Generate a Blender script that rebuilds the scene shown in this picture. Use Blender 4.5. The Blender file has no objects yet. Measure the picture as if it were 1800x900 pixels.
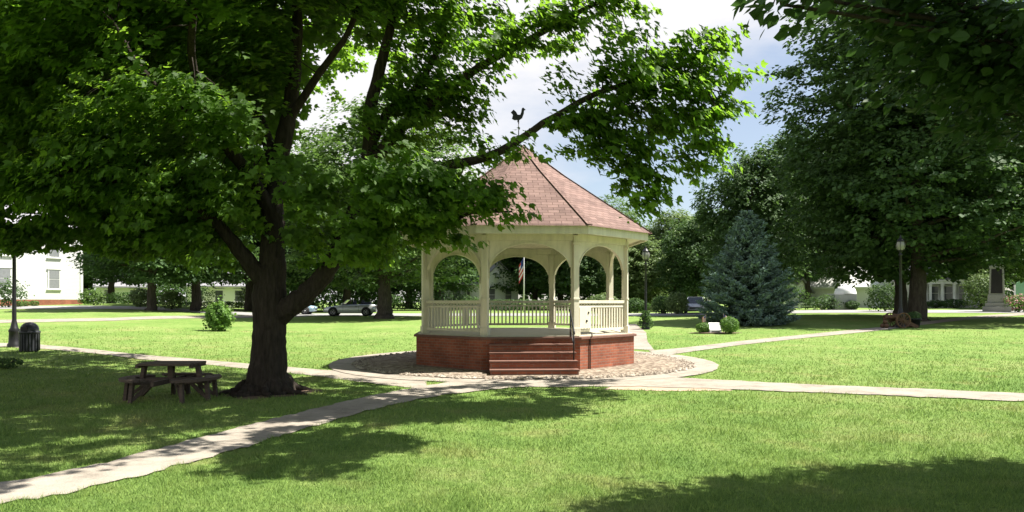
import bpy, math, random
import numpy as np
from mathutils import Vector, Matrix
R = math.radians
random.seed(7)
RNG = np.random.default_rng(7)
COL = bpy.context.scene.collection
CAMZ = 1.85; F = 1300.0; HOR = 530.0
SUN_AZ, SUN_EL = 4.5, 60.0

# ---------------------------------------------------------------- terrain
def sstep(a, b, v):
    t = np.clip((v - a) / (b - a), 0, 1); return t * t * (3 - 2 * t)
def zg(x, y):
    x = np.asarray(x, float); y = np.asarray(y, float)
    yc = np.minimum(y, 76.0); r = np.maximum(0, yc - 20)
    base = 0.0155 * r * r / (r + 4.0)
    u = x / np.maximum(y, 5.0)
    k = 1 + 1.0 * sstep(0.30, 0.55, -u) + 0.45 * sstep(0.15, 0.45, u)
    return base * k
def gp(px, py):                     # where the line of sight through a point meets the ground
    D = F * CAMZ / max(py - HOR, 3)
    for _ in range(80):
        z = float(zg((px - 900) / F * D, D))
        Dn = F * (CAMZ - z) / max(py - HOR, 3)
        D = D * 0.6 + Dn * 0.4
    return Vector(((px - 900) / F * D, D, float(zg((px - 900) / F * D, D))))
def at(px, D):
    x = (px - 900) / F * D; return Vector((x, D, float(zg(x, D))))
def W(px, py, D): return Vector(((px - 900) / F * D, D, CAMZ - (py - HOR) / F * D))

# ---------------------------------------------------------------- tagging
def tag(o, label=None, cat=None, group=None, kind=None):
    if label: o['label'] = label
    if cat: o['category'] = cat
    if group: o['group'] = group
    if kind: o['kind'] = kind
    return o
def empty(name, loc, label=None, cat=None, group=None, rz=0):
    o = bpy.data.objects.new(name, None); COL.objects.link(o)
    o.empty_display_size = 0.2; o.location = loc; o.rotation_euler = (0, 0, rz)
    return tag(o, label, cat, group)
def dup(o, loc=None, rz=None, scale=None, label=None, parent=None):
    c = o.copy(); COL.objects.link(c)
    if parent is not None: c.parent = parent
    if loc is not None: c.location = loc
    if rz is not None: c.rotation_euler = (0, 0, rz)
    if scale is not None: c.scale = scale if hasattr(scale, '__len__') else (scale,) * 3
    if label: c['label'] = label
    for ch in list(o.children):
        dup(ch, parent=c)
    return c

# ---------------------------------------------------------------- mesh builder
class MB:
    def __init__(s): s.v = []; s.f = []; s.m = []; s.s = []
    def add(s, vs, fs, m=0, smooth=False):
        b = len(s.v); s.v += [tuple(q) for q in vs]
        for f in fs:
            s.f.append([i + b for i in f]); s.m.append(m); s.s.append(smooth)
    def box(s, c, d, rz=0, m=0, taper=1.0, rot=None):
        x, y, z = d[0] / 2, d[1] / 2, d[2] / 2; t = taper
        vs = [Vector(p) for p in ((-x,-y,-z),(x,-y,-z),(x,y,-z),(-x,y,-z),(-x*t,-y*t,z),(x*t,-y*t,z),(x*t,y*t,z),(-x*t,y*t,z))]
        M = rot if rot is not None else Matrix.Rotation(rz, 3, 'Z')
        s.add([M @ q + Vector(c) for q in vs], [(0,3,2,1),(4,5,6,7),(0,1,5,4),(1,2,6,5),(2,3,7,6),(3,0,4,7)], m)
    def bar(s, a, b, w, h, m=0):                     # square bar between two points
        a = Vector(a); b = Vector(b); d = (b - a); L = d.length; d.normalize()
        up = Vector((0,0,1)) if abs(d.z) < 0.98 else Vector((0,1,0))
        sx = d.cross(up).normalized(); sy = sx.cross(d)
        M = Matrix((sx, d, sy)).transposed()
        s.box((a + b) / 2, (w, L, h), m=m, rot=M)
    def tube(s, pts, rad, seg=8, m=0, cap=True, smooth=True, noise=0.0, rng=None, flare=None):
        pts = [Vector(p) for p in pts]; n = len(pts)
        if not hasattr(rad, '__len__'): rad = [rad] * n
        rings = []; prev = None
        for i, p in enumerate(pts):
            d = (pts[min(i+1, n-1)] - pts[max(i-1, 0)]).normalized()
            if prev is None:
                up = Vector((0,0,1)) if abs(d.z) < 0.9 else Vector((1,0,0))
                sx = d.cross(up).normalized()
            else:
                sx = (prev - d * prev.dot(d)).normalized()
            prev = sx; sy = d.cross(sx)
            ring = []
            for k in range(seg):
                a = 2 * math.pi * k / seg; r = rad[i]
                if noise: r *= 1 + noise * (rng.random() - 0.5)
                if flare: r *= flare(i, a)
                ring.append(p + (sx * math.cos(a) + sy * math.sin(a)) * r)
            rings.append(ring)
        vs = [q for r in rings for q in r]; fs = []
        for i in range(n-1):
            for k in range(seg):
                k2 = (k + 1) % seg
                fs.append((i*seg+k, (i+1)*seg+k, (i+1)*seg+k2, i*seg+k2))
        s.add(vs, fs, m, smooth)
        if cap:
            b = len(s.v) - len(vs)
            s.f.append([b + k for k in range(seg)]); s.m.append(m); s.s.append(False)
            s.f.append([b + (n-1)*seg + k for k in range(seg)][::-1]); s.m.append(m); s.s.append(False)
    def lathe(s, c, prof, seg=16, m=0, smooth=True, ax='Z', arc=2*math.pi, sx=1, sy=1):
        c = Vector(c); vs = []; fs = []; n = len(prof); full = arc > 6.28
        cnt = seg if full else seg + 1
        for r, z in prof:
            for k in range(cnt):
                a = arc * k / seg
                p = Vector((r * math.cos(a) * sx, r * math.sin(a) * sy, z))
                if ax == 'Y': p = Vector((p.x, p.z, p.y))
                if ax == 'X': p = Vector((p.z, p.x, p.y))
                vs.append(c + p)
        for i in range(n-1):
            for k in range(seg):
                k2 = (k+1) % cnt
                fs.append((i*cnt+k, i*cnt+k2, (i+1)*cnt+k2, (i+1)*cnt+k))
        s.add(vs, fs, m, smooth)
    def prism(s, poly, z0, z1, m=0):                  # poly in xy
        n = len(poly)
        vs = [(p[0], p[1], z0) for p in poly] + [(p[0], p[1], z1) for p in poly]
        fs = [tuple(range(n))[::-1], tuple(range(n, 2*n))] + [(i, (i+1) % n, n+(i+1) % n, n+i) for i in range(n)]
        s.add(vs, fs, m)
    def slab(s, outline, M, t, m=0):                  # outline in local xz, thickness t in local y, placed by matrix M
        n = len(outline)
        vs = [M @ Vector((p[0], -t/2, p[1])) for p in outline] + [M @ Vector((p[0], t/2, p[1])) for p in outline]
        fs = [tuple(range(n)), tuple(range(n, 2*n))[::-1]] + [(i, n+i, n+(i+1) % n, (i+1) % n) for i in range(n)]
        s.add(vs, fs, m)
    def xform(s, M):
        s.v = [tuple(M @ Vector(q)) for q in s.v]; return s
    def build(s, name, mats, parent=None, loc=None, bevel=0):
        me = bpy.data.meshes.new(name); me.from_pydata(s.v, [], s.f)
        if not isinstance(mats, (list, tuple)): mats = [mats]
        for q in mats: me.materials.append(q)
        me.polygons.foreach_set('material_index', s.m); me.polygons.foreach_set('use_smooth', s.s)
        me.validate(); me.update()
        o = bpy.data.objects.new(name, me); COL.objects.link(o)
        if parent is not None: o.parent = parent
        if loc is not None: o.location = loc
        if bevel:
            b = o.modifiers.new('bevel', 'BEVEL'); b.width = bevel; b.segments = 2; b.limit_method = 'ANGLE'
        return o

def np_mesh(name, verts, faces_idx, loop_counts, mats, parent=None, mat_idx=None, smooth=False):
    me = bpy.data.meshes.new(name)
    nv = len(verts); nl = len(faces_idx); nf = len(loop_counts)
    me.vertices.add(nv); me.vertices.foreach_set('co', np.asarray(verts, np.float32).ravel())
    me.loops.add(nl); me.loops.foreach_set('vertex_index', np.asarray(faces_idx, np.int32))
    me.polygons.add(nf)
    st = np.zeros(nf, np.int32); st[1:] = np.cumsum(loop_counts)[:-1]
    me.polygons.foreach_set('loop_start', st)
    try: me.polygons.foreach_set('loop_total', np.asarray(loop_counts, np.int32))
    except Exception: pass
    if mat_idx is not None: me.polygons.foreach_set('material_index', np.asarray(mat_idx, np.int32))
    me.polygons.foreach_set('use_smooth', np.full(nf, smooth))
    if not isinstance(mats, (list, tuple)): mats = [mats]
    for q in mats: me.materials.append(q)
    me.update(calc_edges=True)
    o = bpy.data.objects.new(name, me); COL.objects.link(o)
    if parent is not None: o.parent = parent
    return o

# ---------------------------------------------------------------- materials
class NT:
    def __init__(s, name):
        s.mat = bpy.data.materials.new(name); s.mat.use_nodes = True
        s.n = s.mat.node_tree.nodes; s.l = s.mat.node_tree.links
        s.n.clear(); s.out = s.n.new('ShaderNodeOutputMaterial')
    def node(s, t, **kw):
        q = s.n.new(t)
        for k, v in kw.items():
            if k.startswith('i_'): q.inputs[k[2:].replace('_', ' ')].default_value = v
            else: setattr(q, k, v)
        return q
    def link(s, a, b): s.l.new(a, b)
    def coord(s, kind='Object', scale=(1,1,1)):
        t = s.node('ShaderNodeTexCoord'); mp = s.node('ShaderNodeMapping'); mp.inputs['Scale'].default_value = scale
        s.link(t.outputs[kind], mp.inputs['Vector']); return mp.outputs['Vector']
    def noise(s, vec, scale, detail=4, rough=0.6):
        q = s.node('ShaderNodeTexNoise'); q.inputs['Scale'].default_value = scale
        q.inputs['Detail'].default_value = detail; q.inputs['Roughness'].default_value = rough
        s.link(vec, q.inputs['Vector']); return q.outputs['Fac']
    def ramp(s, fac, stops):
        q = s.node('ShaderNodeValToRGB'); e = q.color_ramp.elements
        while len(e) < len(stops): e.new(0.5)
        for i, (p, c) in enumerate(stops):
            e[i].position = p; e[i].color = (c[0], c[1], c[2], 1)
        s.link(fac, q.inputs['Fac']); return q.outputs['Color']
    def mix(s, fac, a, b, mode='MIX'):
        q = s.node('ShaderNodeMix'); q.data_type = 'RGBA'; q.blend_type = mode
        for inp, v in ((q.inputs[0], fac), (q.inputs[6], a), (q.inputs[7], b)):
            if hasattr(v, 'is_linked'): s.link(v, inp)
            elif hasattr(v, '__len__'): inp.default_value = (v[0], v[1], v[2], 1)
            else: inp.default_value = v
        return q.outputs[2]
    def math(s, op, a, b=0.0, c=None, clamp=False):
        q = s.node('ShaderNodeMath'); q.operation = op; q.use_clamp = clamp
        for i, v in enumerate((a, b, c)):
            if v is None: continue
            if hasattr(v, 'is_linked'): s.link(v, q.inputs[i])
            else: q.inputs[i].default_value = v
        return q.outputs[0]
    def bump(s, h, strength=0.4, dist=0.02):
        q = s.node('ShaderNodeBump'); q.inputs['Strength'].default_value = strength; q.inputs['Distance'].default_value = dist
        s.link(h, q.inputs['Height']); return q.outputs['Normal']
    def pbr(s, color, rough=0.7, metal=0.0, normal=None, spec=0.4, **kw):
        q = s.node('ShaderNodeBsdfPrincipled')
        if hasattr(color, 'is_linked'): s.link(color, q.inputs['Base Color'])
        else: q.inputs['Base Color'].default_value = (color[0], color[1], color[2], 1)
        if hasattr(rough, 'is_linked'): s.link(rough, q.inputs['Roughness'])
        else: q.inputs['Roughness'].default_value = rough
        q.inputs['Metallic'].default_value = metal; q.inputs['Specular IOR Level'].default_value = spec
        for k, v in kw.items(): q.inputs[k].default_value = v
        if normal is not None: s.link(normal, q.inputs['Normal'])
        return q
    def done(s, sh):
        s.link(sh.outputs[0] if not hasattr(sh, 'is_linked') else sh, s.out.inputs['Surface']); return s.mat
    def wall_uv(s):                                  # u along the face, v up the face, for any orientation
        t = s.node('ShaderNodeTexCoord')
        def vm(op, a, b):
            q = s.node('ShaderNodeVectorMath'); q.operation = op
            for i, v in enumerate((a, b)):
                if v is None: continue
                if hasattr(v, 'is_linked'): s.link(v, q.inputs[i])
                else: q.inputs[i].default_value = v
            return q
        T = vm('NORMALIZE', vm('CROSS_PRODUCT', t.outputs['Normal'], (0.0005, 0.0007, 1)).outputs[0], None).outputs[0]
        B = vm('CROSS_PRODUCT', T, t.outputs['Normal']).outputs[0]
        u = vm('DOT_PRODUCT', t.outputs['Object'], T).outputs['Value']
        v = vm('DOT_PRODUCT', t.outputs['Object'], B).outputs['Value']
        c = s.node('ShaderNodeCombineXYZ'); s.link(u, c.inputs[0]); s.link(v, c.inputs[1])
        return c.outputs[0]

def simple(name, col, rough=0.7, metal=0.0, var=0.15, scale=6, bump=0.0, bscale=40, stretch=(1,1,1), spec=0.4):
    n = NT(name); v = n.coord('Object', stretch)
    f = n.noise(v, scale, 5)
    c = n.ramp(f, [(0.25, [x * (1 - var) for x in col]), (0.75, [min(1, x * (1 + var)) for x in col])])
    nm = None
    if bump:
        nm = n.bump(n.noise(v, bscale, 4), bump, 0.01)
    return n.done(n.pbr(c, rough, metal, nm, spec))

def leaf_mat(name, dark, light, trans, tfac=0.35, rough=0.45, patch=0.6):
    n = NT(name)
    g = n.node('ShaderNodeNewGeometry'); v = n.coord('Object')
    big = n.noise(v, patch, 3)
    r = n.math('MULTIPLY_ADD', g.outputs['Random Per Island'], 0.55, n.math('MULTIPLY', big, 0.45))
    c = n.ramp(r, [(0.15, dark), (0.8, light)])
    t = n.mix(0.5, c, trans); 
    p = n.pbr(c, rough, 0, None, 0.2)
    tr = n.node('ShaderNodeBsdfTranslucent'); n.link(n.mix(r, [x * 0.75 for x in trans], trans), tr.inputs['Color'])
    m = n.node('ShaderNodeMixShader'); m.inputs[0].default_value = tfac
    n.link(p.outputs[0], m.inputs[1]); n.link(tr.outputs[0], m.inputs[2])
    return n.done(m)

def grass_color(n):
    v = n.coord('Object')
    a = n.noise(v, 0.22, 5, 0.65); b = n.noise(v, 1.7, 5, 0.7); d = n.noise(v, 0.75, 3, 0.5)
    f = n.math('ADD', n.math('MULTIPLY', a, 0.55), n.math('MULTIPLY', b, 0.45))
    c = n.ramp(f, [(0.34, (0.115, 0.205, 0.048)), (0.50, (0.180, 0.275, 0.070)), (0.66, (0.270, 0.318, 0.118))])
    dry = n.math('SMOOTH_MIN', 1.0, n.math('MULTIPLY', n.math('SUBTRACT', d, 0.56), 4.0, clamp=True), 0.1)
    return n.mix(n.math('MULTIPLY', dry, 0.62), c, (0.33, 0.29, 0.13))
M = {}
def m_grass_ground():
    n = NT('lawn'); c = grass_color(n); v = n.coord('Object')
    f = n.noise(v, 14, 6, 0.8)
    fine = n.ramp(f, [(0.3, (0.5, 0.5, 0.5)), (0.7, (1.25, 1.25, 1.15))])
    c = n.mix(1.0, c, fine, 'MULTIPLY')
    return n.done(n.pbr(c, 0.9, 0, n.bump(n.noise(v, 22, 8, 0.8), 0.9, 0.05), 0.1))
def m_blade():
    n = NT('grass_blade'); c = grass_color(n); g = n.node('ShaderNodeNewGeometry')
    k = n.ramp(g.outputs['Random Per Island'], [(0.0, (0.55, 0.62, 0.5)), (0.9, (1.35, 1.3, 1.2)), (1.0, (1.9, 1.6, 1.3))])
    c = n.mix(1.0, c, k, 'MULTIPLY')
    p = n.pbr(c, 0.6, 0, None, 0.2)
    tr = n.node('ShaderNodeBsdfTranslucent'); n.link(c, tr.inputs['Color'])
    m = n.node('ShaderNodeMixShader'); m.inputs[0].default_value = 0.35
    n.link(p.outputs[0], m.inputs[1]); n.link(tr.outputs[0], m.inputs[2]); return n.done(m)
def m_path():
    n = NT('path_paving'); v = n.coord('Object')
    a = n.noise(v, 1.3, 10, 0.8); b = n.noise(v, 60, 3, 0.7)
    c = n.ramp(a, [(0.3, (0.15, 0.13, 0.105)), (0.5, (0.29, 0.255, 0.21)), (0.72, (0.37, 0.335, 0.28))])
    c = n.mix(1.0, c, n.ramp(b, [(0.3, (0.72, 0.72, 0.72)), (0.7, (1.15, 1.15, 1.15))]), 'MULTIPLY')
    return n.done(n.pbr(c, 0.92, 0, n.bump(b, 0.35, 0.01), 0.15))
def m_mulch():
    n = NT('gravel_bed'); v = n.coord('Object')
    q = n.node('ShaderNodeTexVoronoi'); q.inputs['Scale'].default_value = 9; n.link(v, q.inputs['Vector'])
    c = n.ramp(q.outputs['Color'], [(0.1, (0.12, 0.09, 0.068)), (0.5, (0.23, 0.185, 0.14)), (0.9, (0.34, 0.29, 0.225))])
    return n.done(n.pbr(c, 0.95, 0, n.bump(q.outputs['Distance'], 1.0, 0.06), 0.1))
def m_brick():
    n = NT('red_brick'); uv = n.wall_uv()
    q = n.node('ShaderNodeTexBrick'); n.link(uv, q.inputs['Vector'])
    q.inputs['Scale'].default_value = 1; q.inputs['Brick Width'].default_value = 0.21; q.inputs['Row Height'].default_value = 0.075
    q.inputs['Mortar Size'].default_value = 0.007; q.inputs['Mortar Smooth'].default_value = 0.2; q.inputs['Bias'].default_value = -0.1
    q.inputs['Color1'].default_value = (0.36, 0.122, 0.068, 1); q.inputs['Color2'].default_value = (0.25, 0.08, 0.048, 1)
    q.inputs['Mortar'].default_value = (0.27, 0.19, 0.15, 1)
    f = n.noise(n.coord('Object'), 1.6, 5)
    c = n.mix(1.0, q.outputs['Color'], n.ramp(f, [(0.3, (0.62, 0.62, 0.62)), (0.7, (1.1, 1.08, 1.06))]), 'MULTIPLY')
    inv = n.math('SUBTRACT', 1.0, q.outputs['Fac'])
    return n.done(n.pbr(c, 0.9, 0, n.bump(inv, 0.6, 0.008), 0.2))
def m_shingle():
    n = NT('asphalt_shingle'); uv = n.wall_uv()
    q = n.node('ShaderNodeTexBrick'); n.link(uv, q.inputs['Vector'])
    q.inputs['Scale'].default_value = 1; q.inputs['Brick Width'].default_value = 0.30; q.inputs['Row Height'].default_value = 0.14
    q.inputs['Mortar Size'].default_value = 0.010; q.inputs['Mortar Smooth'].default_value = 0.5; q.offset_frequency = 2
    q.inputs['Color1'].default_value = (0.225, 0.152, 0.135, 1); q.inputs['Color2'].default_value = (0.158, 0.106, 0.095, 1)
    q.inputs['Mortar'].default_value = (0.10, 0.065, 0.056, 1)
    f = n.noise(n.coord('Object'), 2.2, 6, 0.7)
    c = n.mix(1.0, q.outputs['Color'], n.ramp(f, [(0.3, (0.8, 0.8, 0.8)), (0.7, (1.2, 1.17, 1.15))]), 'MULTIPLY')
    inv = n.math('SUBTRACT', 1.0, q.outputs['Fac'])
    return n.done(n.pbr(c, 0.95, 0, n.bump(inv, 0.7, 0.012), 0.1))
def m_paint(name, col, dirt=0.12, planks=0.0):
    n = NT(name); v = n.coord('Object', (3, 3, 0.6))
    f = n.noise(v, 2.0, 6, 0.7)
    c = n.ramp(f, [(0.3, [x * (1 - dirt) for x in col]), (0.6, col)])
    h = n.noise(v, 12, 4)
    nm = n.bump(h, 0.15, 0.005)
    if planks:
        t = n.node('ShaderNodeTexCoord'); sp = n.node('ShaderNodeSeparateXYZ'); n.link(t.outputs['Object'], sp.inputs[0])
        fr = n.math('FRACT', n.math('DIVIDE', sp.outputs['Z'], planks))
        nm = n.bump(fr, 0.8, 0.03)
    return n.done(n.pbr(c, 0.55, 0, nm, 0.35))
def m_bark(name, col, s=1.0):
    n = NT(name); v = n.coord('Object', (1, 1, 0.22))
    f = n.noise(v, 16 * s, 6, 0.7); w = n.node('ShaderNodeTexVoronoi'); w.inputs['Scale'].default_value = 13 * s; n.link(v, w.inputs['Vector'])
    c = n.ramp(f, [(0.3, [x * 0.5 for x in col]), (0.7, [x * 1.45 for x in col])])
    h = n.math('ADD', n.math('MULTIPLY', f, 0.5), w.outputs['Distance'])
    return n.done(n.pbr(c, 0.95, 0, n.bump(h, 1.0, 0.05), 0.15))
M['ground'] = m_grass_ground(); M['blade'] = m_blade(); M['path'] = m_path(); M['bed'] = m_mulch()
M['brick'] = m_brick(); M['shingle'] = m_shingle()
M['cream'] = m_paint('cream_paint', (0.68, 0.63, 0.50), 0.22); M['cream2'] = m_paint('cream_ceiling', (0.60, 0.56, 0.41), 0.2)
M['white'] = m_paint('white_paint', (0.80, 0.80, 0.77)); M['clap'] = m_paint('white_clapboard', (0.80, 0.80, 0.79), 0.05, 0.14)
M['grayclap'] = m_paint('gray_siding', (0.36, 0.37, 0.38), 0.1, 0.16)
M['stepslab'] = simple('brick_tread', (0.16, 0.080, 0.058), 0.85, var=0.2, bump=0.3)
M['floor'] = simple('painted_floor', (0.52, 0.48, 0.37), 0.6)
M['black'] = simple('black_iron', (0.018, 0.018, 0.02), 0.45, 0.3, var=0.3)
M['lampglass'] = simple('frosted_lamp_glass', (0.22, 0.22, 0.19), 0.3, var=0.08)
M['bark'] = m_bark('maple_bark', (0.034, 0.027, 0.021)); M['bark2'] = m_bark('grey_bark', (0.065, 0.055, 0.045), 0.5)
M['root'] = simple('bare_root', (0.26, 0.20, 0.14), 0.9)
M['leaf'] = leaf_mat('maple_leaf', (0.013, 0.030, 0.007), (0.078, 0.150, 0.022), (0.33, 0.60, 0.045), 0.42, 0.6)
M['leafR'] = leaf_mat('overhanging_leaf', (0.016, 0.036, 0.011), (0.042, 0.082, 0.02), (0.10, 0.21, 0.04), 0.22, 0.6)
M['leafD'] = leaf_mat('dark_leaf', (0.018, 0.042, 0.015), (0.075, 0.135, 0.040), (0.15, 0.28, 0.06), 0.26, 0.65, patch=0.35)
M['leafM'] = leaf_mat('green_leaf', (0.035, 0.080, 0.020), (0.14, 0.215, 0.05), (0.20, 0.35, 0.07), 0.3, 0.6, patch=0.35)
M['leafP'] = leaf_mat('pale_leaf', (0.075, 0.125, 0.042), (0.17, 0.235, 0.085), (0.28, 0.40, 0.12), 0.3, patch=0.35)
M['needle'] = leaf_mat('blue_spruce_needle', (0.035, 0.065, 0.05), (0.10, 0.155, 0.125), (0.06, 0.10, 0.07), 0.06, 0.7, patch=1.2)
M['needle2'] = leaf_mat('spruce_new_growth_highlight', (0.09, 0.15, 0.12), (0.24, 0.335, 0.28), (0.11, 0.17, 0.13), 0.08, 0.7, patch=1.2)  # new-growth tips, lightened further to paint highlights onto the tiers
M['shrub'] = leaf_mat('shrub_leaf', (0.05, 0.11, 0.02), (0.14, 0.25, 0.05), (0.22, 0.40, 0.06), 0.3, patch=1.5)
M['pink'] = leaf_mat('flower', (0.45, 0.10, 0.16), (0.75, 0.42, 0.45), (0.6, 0.3, 0.3), 0.3, patch=3)
M['wood'] = simple('weathered_wood', (0.085, 0.060, 0.044), 0.85, var=0.4, scale=5, bump=0.5, stretch=(1, 8, 8))
M['bin'] = simple('dark_bin_plastic', (0.028, 0.030, 0.034), 0.5, var=0.2)
M['granite'] = simple('grey_granite', (0.27, 0.265, 0.25), 0.8, var=0.25, scale=18, bump=0.2)
M['plaque'] = simple('dark_plaque', (0.022, 0.018, 0.024), 0.35, var=0.3)
M['marble'] = simple('white_marker_stone', (0.72, 0.72, 0.70), 0.6, var=0.08)
M['rust'] = simple('rusty_bronze', (0.11, 0.060, 0.032), 0.7, 0.2, var=0.5, scale=12, bump=0.4)
M['window'] = simple('window_pane', (0.085, 0.09, 0.10), 0.12, var=0.3, scale=1.2, spec=0.6)
M['shutter'] = simple('grey_window_blind', (0.20, 0.21, 0.215), 0.6)
M['roofgray'] = simple('grey_roof', (0.24, 0.235, 0.25), 0.9, var=0.15)
M['asphalt'] = simple('sunlit_asphalt', (0.26, 0.255, 0.245), 0.9, var=0.1)
M['mulch'] = simple('brown_mulch', (0.12, 0.075, 0.05), 0.95, var=0.5, scale=20, bump=0.8)
M['silver'] = simple('silver_car_paint', (0.52, 0.54, 0.54), 0.28, 0.45, var=0.04)
M['bluecar'] = simple('pale_blue_car_paint', (0.34, 0.48, 0.58), 0.28, 0.3, var=0.04)
M['whitecar'] = simple('white_car_paint', (0.72, 0.74, 0.80), 0.28, 0.1, var=0.04)
M['glass'] = simple('car_glass', (0.03, 0.04, 0.045), 0.08, var=0.1, spec=0.7)
M['tyre'] = simple('tyre_rubber', (0.015, 0.015, 0.015), 0.8)
M['rim'] = simple('alloy_rim', (0.45, 0.45, 0.46), 0.3, 0.8)
M['navy'] = simple('navy_canvas', (0.02, 0.024, 0.05), 0.8)
M['redlamp'] = simple('red_lens', (0.4, 0.02, 0.02), 0.3)
M['flagred'] = simple('red_cloth', (0.5, 0.05, 0.05), 0.8); M['flagwhite'] = simple('white_cloth', (0.75, 0.73, 0.72), 0.8); M['flagblue'] = simple('blue_cloth', (0.04, 0.06, 0.2), 0.8)
M['hoop'] = simple('white_canvas', (0.82, 0.82, 0.82), 0.7, var=0.03)
M['alum'] = simple('flagpole_white', (0.6, 0.6, 0.6), 0.4)
M['dirt'] = simple('worn_dirt', (0.36, 0.27, 0.19), 0.95, var=0.2, scale=3, bump=0.3)

# ---------------------------------------------------------------- leaves
MAPLE = np.array([(0,0,0),(-.34,.10,.03),(-.52,.48,.07),(-.24,.52,.02),(0,1,-.06),(.24,.52,.02),(.52,.48,.07),(.34,.10,.03)])
MAPLE_F = [[0,4,3,2,1],[0,7,6,5,4]]
OVAL = np.array([(0,0,0),(-.30,.25,.05),(-.36,.6,.05),(0,1,-.05),(.36,.6,.05),(.30,.25,.05)])
OVAL_F = [[0,3,2,1],[0,5,4,3]]
RHOMB = np.array([(0,0,0),(-.42,.5,.07),(0,1,0),(.42,.5,.07)])
RHOMB_F = [[0,2,1],[0,3,2]]
NEED = np.array([(-.10,0,0),(-.13,.6,0.02),(0,1,.04),(.13,.6,0.02),(.10,0,0)])
NEED_F = [[0,4,3,2,1]]
def leaves(name, C, N, T, S, shape, mat, parent=None, mi=None):
    tv, tf = shape
    N = N / (np.linalg.norm(N, axis=1, keepdims=True) + 1e-9)
    T = T - N * np.sum(T * N, 1, keepdims=True); T = T / (np.linalg.norm(T, axis=1, keepdims=True) + 1e-9)
    X = np.cross(T, N)
    V = (C[:, None, :] + S[:, None, None] * (X[:, None, :] * tv[None, :, 0:1] + T[:, None, :] * (tv[None, :, 1:2] - 0.4) + N[:, None, :] * tv[None, :, 2:3]))
    n = len(C); k = len(tv)
    flat = np.concatenate([np.array(f) for f in tf]); cnt = np.array([len(f) for f in tf])
    idx = (np.arange(n)[:, None] * k + flat[None, :]).ravel(); lc = np.tile(cnt, n)
    return np_mesh(name, V.reshape(-1, 3), idx, lc, mat, parent, None if mi is None else np.repeat(mi, len(cnt)))
def spray_leaves(centers, per, srad, size, rng, outward_from=None, flat=0.42, lean=0.35):
    """leafy sprays: each a flattened cushion of leaves, tips hanging outward"""
    n = len(centers); srad = np.broadcast_to(srad, (n,))
    c = np.repeat(centers, per, 0); sr = np.repeat(srad, per)
    d = rng.normal(size=(n * per, 3)); d /= np.linalg.norm(d, axis=1, keepdims=True)
    r = rng.random(n * per) ** 0.45
    off = d * (r * sr)[:, None]; off[:, 2] *= flat
    # droop toward the rim
    off[:, 2] -= 0.25 * (off[:, 0] ** 2 + off[:, 1] ** 2) / np.maximum(sr, 1e-3)
    C = c + off
    out = np.zeros_like(C)
    if outward_from is not None:
        out = c - outward_from; out[:, 2] *= 0.4; out /= (np.linalg.norm(out, axis=1, keepdims=True) + 1e-6)
    N = np.tile([0, 0, 1.0], (len(C), 1)) + rng.normal(size=C.shape) * 0.42 + out * lean + d * 0.35
    T = out * 0.7 + d * np.array([1, 1, 0.3]) + rng.normal(size=C.shape) * 0.4 + np.array([0, 0, -0.35])
    S = size * (0.45 + 0.95 * rng.random(len(C)))
    return C, N, T, S
def smooth_path(pts, rads, sub=5, wob=0.0, rng=None):
    P = [Vector(p) for p in pts]; out = []; rr = []
    n = len(P)
    for i in range(n - 1):
        p0 = P[max(i-1, 0)]; p1 = P[i]; p2 = P[i+1]; p3 = P[min(i+2, n-1)]
        for j in range(sub):
            t = j / sub
            q = 0.5 * ((2*p1) + (p2-p0)*t + (2*p0-5*p1+4*p2-p3)*t*t + (3*p1-p0-3*p2+p3)*t**3)
            if wob and (i or j):
                r = rads[i]; q = q + Vector((rng.normal(), rng.normal(), rng.normal())) * wob * r
            out.append(q); rr.append(rads[i] + (rads[i+1] - rads[i]) * t)
    out.append(P[-1]); rr.append(rads[-1]); return out, rr

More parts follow.
